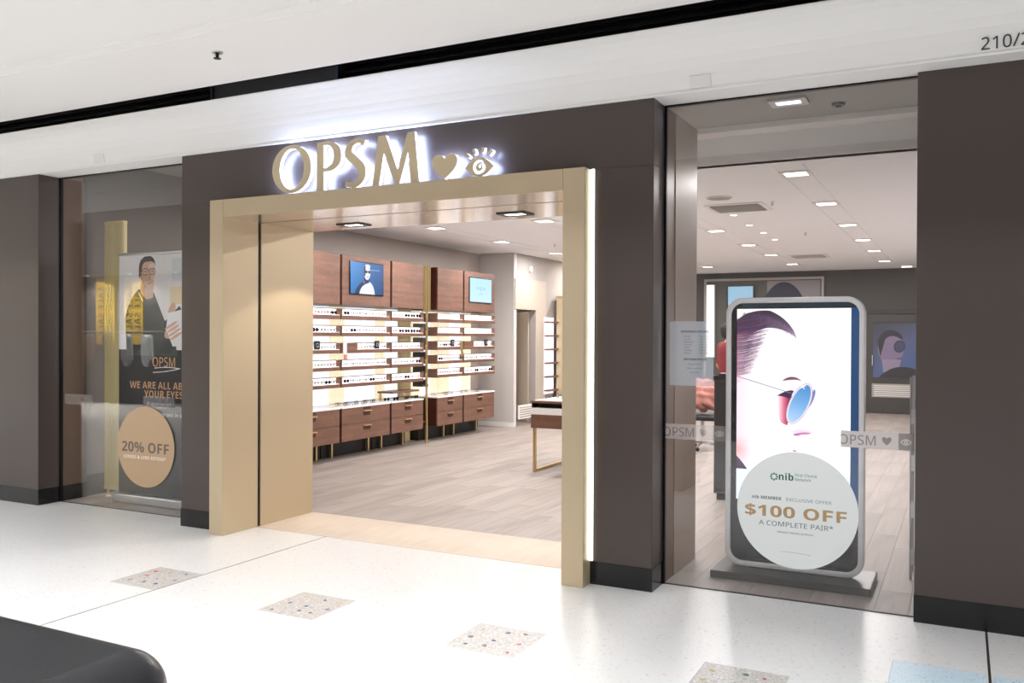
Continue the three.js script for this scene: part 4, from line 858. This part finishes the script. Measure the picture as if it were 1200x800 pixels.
// ================================================================ BACK OF THE SHOP, seen through the right window
{
  const t = struct('door_2');
  part('door_leaf', bx(-1.76, -0.72, 0.01, 2.04, SZ, SZ + 0.04, 0.004), M.darkDoor, t);
  part('door_head', bx(-1.82, -0.66, 2.05, 2.14, SZ, SZ + 0.06), M.darkPanel, t);
  const v = part('vent_grille', bx(-1.67, -0.86, 0.33, 0.61, SZ + 0.04, SZ + 0.055, 0.004), M.greyPaint, t);
  for (let k = 0; k < 6; k++) part('slat', bx(-1.63, -0.9, 0.36 + k * 0.04, 0.375 + k * 0.04, SZ + 0.055, SZ + 0.065), M.whiteGloss, v);
  part('door_handle', rod([-1.66, 0.98, SZ + 0.09], [-1.66, 1.2, SZ + 0.09], 0.018), M.chrome, t);
  const tex = canvas(320, 420, (g, w, h) => {
    const q = g.createLinearGradient(0, 0, w, h); q.addColorStop(0, '#33353f'); q.addColorStop(0.5, '#4e5a80'); q.addColorStop(1, '#3f5c97'); g.fillStyle = q; g.fillRect(0, 0, w, h);
    g.fillStyle = '#7a6d88'; g.beginPath(); g.ellipse(120, 190, 88, 130, 0, 0, 7); g.fill(); g.fillStyle = '#8a7f98'; g.beginPath(); g.moveTo(60, 280); g.lineTo(190, 280); g.lineTo(170, 380); g.lineTo(70, 380); g.fill();
    g.fillStyle = '#262530'; g.beginPath(); g.moveTo(30, 150); g.quadraticCurveTo(60, 30, 150, 60); g.quadraticCurveTo(205, 90, 196, 130); g.quadraticCurveTo(120, 70, 80, 130); g.lineTo(50, 260); g.fill();
    g.strokeStyle = '#2a2735'; g.lineWidth = 7; g.fillStyle = '#3b3e60'; g.beginPath(); g.ellipse(178, 180, 34, 44, 0.2, 0, 7); g.fill(); g.stroke(); g.fillStyle = '#55394e'; g.fillRect(160, 270, 36, 8);
    g.fillStyle = '#2d2b30'; g.beginPath(); g.moveTo(40, 420); g.quadraticCurveTo(150, 290, 300, 360); g.lineTo(320, 420); g.fill();
  });
  const p = thing('face_reflection', 'dim blue painted reflection of a face in sunglasses on the dark back door', 'poster', [-1.2, 1.30, SZ + 0.05]);  // mirrored blue sign, painted as a flat sheet on the door
  part('sheet', planarUV(bx(-0.45, 0.45, -0.56, 0.56, 0, 0.006), -0.45, -0.56, 0.9, 1.12), S({ map: tex, roughness: 0.4 }), p);
  part('frame', bx(-0.46, 0.46, 0.56, 0.575, 0, 0.012), M.darkPanel, p);
}
{
  const t = thing('large_wall_frame', 'large grey-framed dark panel with a poster of dark hair on the back wall', 'frame', [-3.9, 1.6, SZ + 0.02]);
  const s = roundRect(2.56, 2.5, 0.01), hl = new THREE.Path(); roundRect(2.46, 2.4, 0.008, 0, 0, hl); s.holes.push(hl);
  part('frame', extrude(s, 0.06), M.greyPaint, t); part('panel', bx(-1.23, 1.23, -1.2, 1.2, 0, 0.02), S({ color: '#4b4843', roughness: 0.5 }), t);
  part('print', bx(0.1, 1.2, 0.2, 1.18, 0.02, 0.03), S({ color: '#837e83', roughness: 0.6 }), t);
  const hs = new THREE.Shape(); hs.absellipse(0.45, 0.2, 0.52, 0.95, 0.1, Math.PI - 0.1); const hg = extrude(hs, 0.006); hg.translate(0, 0, 0.03); part('hair_print', hg, S({ color: '#20243a', roughness: 0.6 }), t);
  const l = thing('vertical_light', 'tall narrow white light box at the left of the back wall frame', 'light', [-5.02, 1.9, SZ + 0.1]);
  part('casing', bx(-0.09, 0.09, -0.8, 0.82, -0.04, 0.04), M.white, l); part('diffuser', bx(-0.08, 0.08, -0.79, 0.81, 0.04, 0.05), S({ color: '#ffffff', emissive: '#eaf2ff', emissiveIntensity: 1.1 }), l);
  const m = thing('small_wall_screen', 'small pale blue screen on the back wall above the digital poster', 'screen', [-4.36, 2.46, SZ + 0.1]);
  part('casing', bx(-0.3, 0.3, -0.24, 0.24, -0.04, 0.02, 0.006), M.bezel, m); part('picture', bx(-0.27, 0.27, -0.21, 0.21, 0.02, 0.024), S({ color: '#000000', emissive: '#a9d3ee', emissiveIntensity: 0.9 }), m);
}
// dark counter beside the screen
{
  const t = thing('display_counter', 'dark waist-high counter cabinet standing behind the left edge of the digital poster', 'counter', [-1.79, 0, -3.45]);
  part('body', bx(-0.325, 0.32, 0.06, 1.15, -0.22, 0.22, 0.006), M.charcoal, t); part('counter_top', bx(-0.34, 0.335, 1.15, 1.185, -0.235, 0.235, 0.004), M.bezel, t);
  part('plinth', bx(-0.3, 0.3, 0, 0.06, -0.2, 0.2), M.black, t);
  part('door', bx(-0.31, -0.005, 0.09, 1.13, 0.22, 0.232, 0.002), M.darkPanel, t); part('door', bx(0.005, 0.305, 0.09, 1.13, 0.22, 0.232, 0.002), M.darkPanel, t);
  const c = thing('card_reader', 'small card reader on top of the dark counter behind the digital poster', 'device', [-2.04, 1.186, -3.3]);
  part('body', bx(-0.035, 0.035, 0, 0.02, -0.05, 0.05, 0.004), M.black, c); part('screen', bx(-0.028, 0.028, 0.02, 0.023, -0.04, 0.005), M.whiteGloss, c);
}
// swivel chair with a pink coat
{
  const t = thing('swivel_stool', 'black swivel stool with chrome star base behind the opening hours notice', 'stool', [-3.2, 0, -6.9]);
  part('seat', new RoundedBoxGeometry(0.46, 0.08, 0.44, 3, 0.035), M.black, t, 0, 0.45, 0);
  part('column', rod([0, 0.08, 0], [0, 0.42, 0], 0.025, 14), M.chrome, t);
  for (let k = 0; k < 5; k++) {
    const a = k * 1.2566 + 0.3, l = part('base_arm', rod([0, 0.1, 0], [0.27 * Math.cos(a), 0.07, 0.27 * Math.sin(a)], 0.016), M.chrome, t);
    const c = new THREE.SphereGeometry(0.028, 12, 8); part('castor', c, M.black, l, 0.27 * Math.cos(a), 0.03, 0.27 * Math.sin(a));
  }
  const g = new THREE.SphereGeometry(1, 40, 28), p = g.attributes.position;
  for (let i = 0; i < p.count; i++) {
    const x = p.getX(i), y = p.getY(i), z = p.getZ(i), f = 1 + 0.10 * Math.sin(9 * x + 5 * y) + 0.08 * Math.sin(13 * y - 6 * z) + 0.05 * Math.sin(23 * x + 11 * z);
    p.setXYZ(i, x * 0.25 * f, y * 0.215 * f, z * 0.15 * f);
  }
  g.computeVertexNormals();
  single('pink_coat', g, M.pink, 'crumpled pink coat heaped on the black swivel stool', 'coat', [-3.2, 0.752, -6.9]);
}
// person: one smooth body, clothes and hair over it
function blob(bones, cell, mat, parent, name) {
  let lo = new THREE.Vector3(9, 9, 9), hi = new THREE.Vector3(-9, -9, -9);
  for (const [a, b, ra, rb] of bones) for (const [p, r] of [[a, ra], [b, rb]]) { lo.min(new THREE.Vector3(p[0] - r, p[1] - r, p[2] - r)); hi.max(new THREE.Vector3(p[0] + r, p[1] + r, p[2] + r)); }
  const size = Math.max(hi.x - lo.x, hi.y - lo.y, hi.z - lo.z) * 1.16, n = Math.min(120, Math.ceil(size / cell)), ctr = lo.clone().add(hi).multiplyScalar(0.5);
  const mc = new MarchingCubes(n, mat, false, false, 200000); mc.isolation = 0;
  const half = size / 2, k = 0.025;
  for (let z = 0; z < n; z++) for (let y = 0; y < n; y++) for (let x = 0; x < n; x++) {
    const P = [ctr.x + half * (x - n / 2) / (n / 2), ctr.y + half * (y - n / 2) / (n / 2), ctr.z + half * (z - n / 2) / (n / 2)];
    let acc = 0;
    for (const [a, b, ra, rb] of bones) {
      const dx = b[0] - a[0], dy = b[1] - a[1], dz = b[2] - a[2], L2 = dx * dx + dy * dy + dz * dz || 1e-9;
      const t = Math.max(0, Math.min(1, ((P[0] - a[0]) * dx + (P[1] - a[1]) * dy + (P[2] - a[2]) * dz) / L2));
      const d = Math.hypot(P[0] - a[0] - dx * t, P[1] - a[1] - dy * t, P[2] - a[2] - dz * t) - (ra + (rb - ra) * t);
      acc += Math.exp(-Math.min(d, 1) / k);
    }
    mc.field[x + y * n + z * n * n] = k * Math.log(acc);
  }
  mc.update();
  const c = mc.count, g = new THREE.BufferGeometry();
  g.setAttribute('position', new THREE.BufferAttribute(mc.positionArray.slice(0, c * 3), 3)); g.setAttribute('normal', new THREE.BufferAttribute(mc.normalArray.slice(0, c * 3), 3));
  g.scale(half, half, half); g.translate(ctr.x, ctr.y, ctr.z); g.computeVertexNormals();
  return parent ? part(name, g, mat, parent) : g;
}
{
  const t = thing('person', 'person in a red top and dark trousers standing beyond the dark counter', 'person', [-3.22, 0, -8.5], 2.4);
  const legs = [], arms = [];
  for (const s of [-1, 1]) {
    legs.push([[s * 0.09, 0.9, 0], [s * 0.1, 0.48, 0.01], 0.085, 0.055], [[s * 0.1, 0.48, 0.01], [s * 0.1, 0.09, -0.01], 0.055, 0.04]);
    arms.push([[s * 0.19, 1.40, 0], [s * 0.23, 1.12, -0.01], 0.05, 0.04], [[s * 0.23, 1.12, -0.01], [s * 0.2, 0.9, 0.12], 0.04, 0.028]);
  }
  const torso = [[[0, 0.95, 0], [0, 1.15, 0], 0.13, 0.125], [[0, 1.15, 0], [0, 1.33, 0], 0.125, 0.14], [[-0.14, 1.4, 0], [0.14, 1.4, 0], 0.06, 0.06]];
  const head = [[[0, 1.45, 0], [0, 1.56, 0.01], 0.05, 0.05], [[0, 1.60, 0.02], [0, 1.68, 0.0], 0.072, 0.09], [[0, 1.57, 0.06], [0, 1.62, 0.05], 0.035, 0.045], [[0, 1.615, 0.095], [0, 1.635, 0.085], 0.012, 0.01], [[-0.085, 1.62, 0], [-0.085, 1.65, 0], 0.014, 0.016], [[0.085, 1.62, 0], [0.085, 1.65, 0], 0.014, 0.016]];
  const hands = [];
  for (const s of [-1, 1]) {
    hands.push([[s * 0.2, 0.9, 0.12], [s * 0.195, 0.84, 0.16], 0.028, 0.03]);
    for (let f = 0; f < 4; f++) hands.push([[s * (0.215 - f * 0.018), 0.83, 0.165], [s * (0.212 - f * 0.018), 0.77 + (f === 3 ? 0.015 : 0), 0.185], 0.009, 0.007]);
    hands.push([[s * 0.175, 0.87, 0.155], [s * 0.162, 0.82, 0.19], 0.011, 0.009]);
  }
  const b = blob([...legs, ...torso, ...arms, ...hands, ...head], 0.016, M.skin, t, 'body');
  blob([...torso.map(([a, c, x, y]) => [a, c, x + 0.012, y + 0.012]), ...arms.filter((_, i) => i % 2 === 0).map(([a, c, x, y]) => [a, c, x + 0.014, y + 0.016])], 0.014, M.red, t, 'red_top');
  blob([...legs.map(([a, c, x, y]) => [a, c, x + 0.014, y + 0.02]), [[-0.06, 0.93, 0], [0.06, 0.93, 0], 0.115, 0.115]], 0.014, M.navy, t, 'trousers');
  for (const s of [-1, 1]) blob([[[s * 0.1, 0.045, -0.03], [s * 0.11, 0.035, 0.16], 0.045, 0.035]], 0.01, M.shoe, t, 'shoe');
  blob([[[0, 1.66, -0.03], [0, 1.71, 0.02], 0.09, 0.075], [[0, 1.6, -0.05], [0, 1.68, -0.04], 0.07, 0.085]], 0.008, M.hair, t, 'hair');
}
// brochure rack at the right end of the window
{
  const t = thing('brochure_rack', 'slim silver wire brochure rack behind the right edge of the right window', 'rack', [-0.17, 0, -1.15]);
  for (const [x, z] of [[-0.12, 0.1], [-0.12, -0.14], [0.2, 0.1], [0.2, -0.14]]) part('post', rod([x, 0, z], [x, 1.3, z], 0.009), M.silver, t);
  for (let k = 0; k < 4; k++) {
    const y = 0.1 + k * 0.3, p = part('pocket', bx(-0.12, 0.2, y, y + 0.012, -0.14, 0.12), M.silver, t); part('pocket_front', bx(-0.12, 0.2, y + 0.012, y + 0.1, 0.108, 0.112), M.silver, p);
  }
}

// ================================================================ CEILING FITTINGS in the shop
const lightSpots = [];
const rows = [[-6.2, 'row above the eyewear wall', [-2.9, -4.75, -6.6, -8.6, -10.4, -12.5]], [-4.6, 'second row from the eyewear wall', [-2.8, -4.7, -6.6, -8.6, -10.4, -12.5]], [-2.95, 'third row from the eyewear wall', [-2.8, -4.7, -6.6, -8.6, -10.4, -12.5]], [-1.3, 'row seen nearest the right window', [-2.8, -4.7, -6.67, -8.57, -10.35, -12.5]]];
for (const [x, row, zs] of rows) zs.forEach((z, i) => {
  const t = thing('downlight', `square recessed downlight, ${ORD[i]} from the front, in the ${row}`, 'light', [x, 2.98, z], 0, 'square shop downlights');
  const s = roundRect(0.26, 0.26, 0.01), h = new THREE.Path(); roundRect(0.19, 0.19, 0.006, 0, 0, h); s.holes.push(h);
  const g = extrude(s, 0.012); g.rotateX(Math.PI / 2); part('trim', g, M.white, t);
  part('lamp', bx(-0.095, 0.095, -0.006, 0, -0.095, 0.095), M.lampWarm, t);
  area(0.17, 0.17, 0, -0.016, 0, L.shop, '#fbf6f4', 'down', t);
});
{
  const t = thing('downlight', 'small square downlight at the far right end of the shop ceiling', 'light', [-1.0, 2.98, -14.0], 0, 'square shop downlights');
  part('trim', bx(-0.12, 0.12, -0.01, 0, -0.12, 0.12, 0.003), M.white, t); part('lamp', bx(-0.09, 0.09, -0.014, -0.01, -0.09, 0.09), M.lampWarm, t);
}
for (const [x, z, label] of [[-2.2, -4.6, 'near square air vent in the shop ceiling seen through the right window'], [-2.4, -10.9, 'far square air vent in the shop ceiling seen through the right window']]) {
  const t = thing('ceiling_vent', label, 'vent', [x, 2.98, z]);
  const s = roundRect(0.62, 0.62, 0.006), h = new THREE.Path(); roundRect(0.52, 0.52, 0.004, 0, 0, h); s.holes.push(h); const g = extrude(s, 0.014); g.rotateX(Math.PI / 2); part('frame', g, M.white, t);
  part('backing', bx(-0.26, 0.26, -0.003, 0, -0.26, 0.26), M.greyPaint, t);
  for (let k = 0; k < 9; k++) { const l = part('louvre', bx(-0.26, 0.26, -0.002, 0.002, -0.022, 0.022), M.whiteWall, t, 0, -0.012, -0.23 + k * 0.0575); l.rotation.x = 0.6; }
}
{
  const t = thing('ceiling_speaker', 'round grey speaker flush in the shop ceiling near the air vent', 'speaker', [-2.23, 2.98, -3.85]);
  const c = new THREE.CylinderGeometry(0.125, 0.125, 0.01, 32); c.translate(0, -0.005, 0); part('grille', c, M.greyPaint, t); const r = new THREE.TorusGeometry(0.125, 0.008, 6, 32); r.rotateX(Math.PI / 2); part('rim', r, M.white, t, 0, -0.006, 0);
}
[[-2.38, -5.14], [-2.42, -6.16], [-2.42, -7.06], [-2.44, -7.98]].forEach(([x, z], i) => {
  const t = thing('small_downlight', `small round ceiling downlight in the row beyond the near air vent, ${ORD[i]} from the front`, 'light', [x, 2.98, z]);
  const c = new THREE.CylinderGeometry(0.05, 0.05, 0.008, 20); c.translate(0, -0.004, 0); part('rim', c, M.white, t); const d = new THREE.CylinderGeometry(0.036, 0.036, 0.004, 20); d.translate(0, -0.01, 0); part('lamp', d, M.lampWarm, t);
});
for (const [x, z, w] of [[-1.79, -4.34, 'beside the near air vent'], [-1.91, -7.3, 'between the two air vents'], [-5.63, -7.28, 'above the far eyewear wall']]) {
  const t = thing('sprinkler_head', `tiny ceiling sprinkler head ${w} in the shop`, 'sprinkler', [x, 2.98, z]);
  const c = new THREE.CylinderGeometry(0.03, 0.026, 0.006, 16); c.translate(0, -0.003, 0); part('escutcheon', c, M.white, t); const b = new THREE.CylinderGeometry(0.01, 0.012, 0.04, 10); b.translate(0, -0.026, 0); part('body', b, M.silver, t);
}
// window soffit: downlight and small sensor
{
  const t = thing('soffit_downlight', 'rectangular downlight in the soffit painted grey for shade behind the top of the right window', 'light', [-1.12, 3.245, -1.36]);
  const s = roundRect(0.26, 0.2, 0.01), h = new THREE.Path(); roundRect(0.17, 0.09, 0.006, 0, 0, h); s.holes.push(h); const g = extrude(s, 0.02); g.rotateX(Math.PI / 2); part('trim', g, M.silver, t);
  part('lamp', bx(-0.085, 0.085, -0.01, 0, -0.045, 0.045), M.lampCool, t); area(0.15, 0.07, 0, -0.022, 0, L.shopWindow * 2, '#f2f1ff', 'down', t);
  const d = thing('smoke_sensor', 'small round grey sensor on the soffit beside the window downlight', 'sensor', [-0.81, 3.245, -1.6]); const c = new THREE.CylinderGeometry(0.05, 0.042, 0.02, 24); c.translate(0, -0.01, 0); part('housing', c, M.charcoal, d);
  part('cap', new THREE.CylinderGeometry(0.02, 0.015, 0.012, 16), M.blackMetal, d, 0, -0.024, 0);
}
{
  const t = thing('soffit_downlight', 'added rectangular downlight in the soffit behind the top of the left window', 'light', [-6.5, 3.245, -1.0]);  // lamp added to brighten the left window bay
  part('trim', bx(-0.13, 0.13, -0.012, 0, -0.1, 0.1, 0.003), M.silver, t); part('lamp', bx(-0.09, 0.09, -0.016, -0.012, -0.06, 0.06), M.lampCool, t); area(0.17, 0.11, 0, -0.026, 0, L.shopWindow * 9.5, '#fffaf4', 'down', t);
}
{
  const t = thing('lit_display_wall', 'backlit white display wall along the right side of the shop', 'display', [SX1 - 0.02, 0, -7.4]);
  part('plinth', bx(-0.3, 0.02, 0, 0.65, -4.4, 4.4, 0.004), M.walnut, t);
  for (let k = 0; k < 8; k++) part('light_panel', bx(-0.03, 0.0, 0.7, 2.2, -4.4 + k * 1.1 + 0.02, -3.3 + k * 1.1 - 0.02), M.backlit, t);
  part('pelmet', bx(-0.2, 0.02, 2.22, 2.6, -4.4, 4.4, 0.004), M.walnut, t);
}
// entrance soffit downlights
for (const [x, side] of [[-2.96, 'right'], [-4.44, 'left']]) {
  const t = thing('entrance_downlight', `rectangular downlight in the ${side} half of the gold entrance soffit`, 'light', [x, 2.459, -0.68]);
  const s = roundRect(0.24, 0.17, 0.008), h = new THREE.Path(); roundRect(0.16, 0.1, 0.005, 0, 0, h); s.holes.push(h); const g = extrude(s, 0.008); g.rotateX(Math.PI / 2); part('trim', g, M.black, t);
  part('lamp', bx(-0.08, 0.08, -0.004, 0, -0.05, 0.05), M.lampWarm, t);
  const sp = new THREE.SpotLight('#fff0e0', L.portal, 6, 0.95, 0.12, 2); sp.position.set(0, -0.02, 0); sp.target.position.set(0, -2, 0); sp.castShadow = true; t.add(sp, sp.target);
}

// ================================================================ MALL FURNITURE
{
  const t = thing('bench', 'black padded leather bench at the bottom left corner of the mall floor', 'bench', [-3.345, 0, 3.36]);
  const g = new RoundedBoxGeometry(1.9, 0.3, 0.82, 10, 0.13), p = g.attributes.position;
  for (let i = 0; i < p.count; i++) {
    const x = p.getX(i), y = p.getY(i), z = p.getZ(i);
    if (y > 0) { const e = Math.max(0, 1 - Math.pow(Math.abs(x / 0.95), 3)) * Math.max(0, 1 - Math.pow(Math.abs(z / 0.41), 4)); p.setY(i, y + 0.055 * e); }
  }
  g.computeVertexNormals(); g.translate(0, 0.315, 0); part('cushion', metricUV(g, 4), M.leather, t);
  part('plinth', bx(-0.86, 0.86, 0, 0.17, -0.33, 0.33, 0.01), M.black, t);
}
for (const x of [-17.6, -16.2, -14.8]) {
  const t = thing('display_window_light', `small spotlight over the shop window across the mall, ${x < -17 ? 'leftmost' : x < -15 ? 'middle' : 'rightmost'} of three`, 'light', [x, 2.9, 7.72]);
  part('housing', bx(-0.05, 0.05, -0.03, 0, -0.05, 0.05, 0.004), M.white, t); part('diffuser', bx(-0.035, 0.035, -0.034, -0.03, -0.035, 0.035), M.mallLamp, t);
  const sp = new THREE.SpotLight('#fff8ee', 45, 6, 1.2, 0.4, 2); sp.position.set(0, -0.045, 0); sp.target.position.set(0, -2, 0.25); sp.castShadow = true; t.add(sp, sp.target);
}
// opposite shop window: yellow sale posters and hanging jackets, mirrored in the glass
{
  const tex = canvas(256, 768, (g, w, h) => { g.fillStyle = '#c9a52e'; g.fillRect(0, 0, w, h); g.save(); g.translate(w / 2, h / 2); g.rotate(Math.PI / 2); T(g, 'SALE SALE', 0, -52, 120, '#1d1a12'); T(g, 'SALE SALE', 0, 62, 120, '#1d1a12'); g.restore(); });
  const m = S({ map: tex, roughness: 0.6 });
  const jacketGeo = (() => { const b = blob([[[0, 0.2, 0], [0, 0.55, 0], 0.19, 0.17], [[-0.16, 0.66, 0], [0.16, 0.66, 0], 0.06, 0.06], [[-0.2, 0.64, 0], [-0.26, 0.2, 0.02], 0.06, 0.05], [[0.2, 0.64, 0], [0.26, 0.2, 0.02], 0.06, 0.05]], 0.03, M.black, null); b.scale(1, 1, 0.55); return b; })();
  const rail = thing('clothes_rail', 'steel clothes rail in the shop window across the mall', 'rail', [-16.5, 0, 7.88]);
  part('bar', rod([-1.85, 1.62, 0], [1.85, 1.62, 0], 0.015), M.silver, rail); for (const x of [-1.85, 1.85]) part('post', rod([x, 0, 0], [x, 1.62, 0], 0.015), M.silver, rail);
  ['brown', 'black', 'grey', 'pale grey', 'charcoal'].forEach((c, i) => single('jacket', jacketGeo, S({ color: ['#6a5548', '#1d1d20', '#8a8886', '#a9a9ab', '#4a4644'][i], roughness: 0.9 }), `${c} jacket hanging on the clothes rail across the mall`, 'jacket', [-17.75 + i * 0.63, 0.84, 7.88], 0.3));
  [-17.43, -16.5, -13.6].forEach((x, i) => { const t = thing('sale_poster', `${ORD[i]} yellow sale poster from the left in the shop window across the mall`, 'poster', [x, 2.08, 8.08], Math.PI); part('sheet', planarUV(bx(-0.3, 0.3, -0.75, 0.75, 0, 0.02), -0.3, -0.75, 0.6, 1.5), m, t); part('edge', bx(-0.31, 0.31, -0.76, -0.75, 0, 0.022), M.black, t); });
}

scene.traverse((o) => { if (o.isMesh) { o.castShadow = true; o.receiveShadow = true; } });
renderer.render(scene, camera);
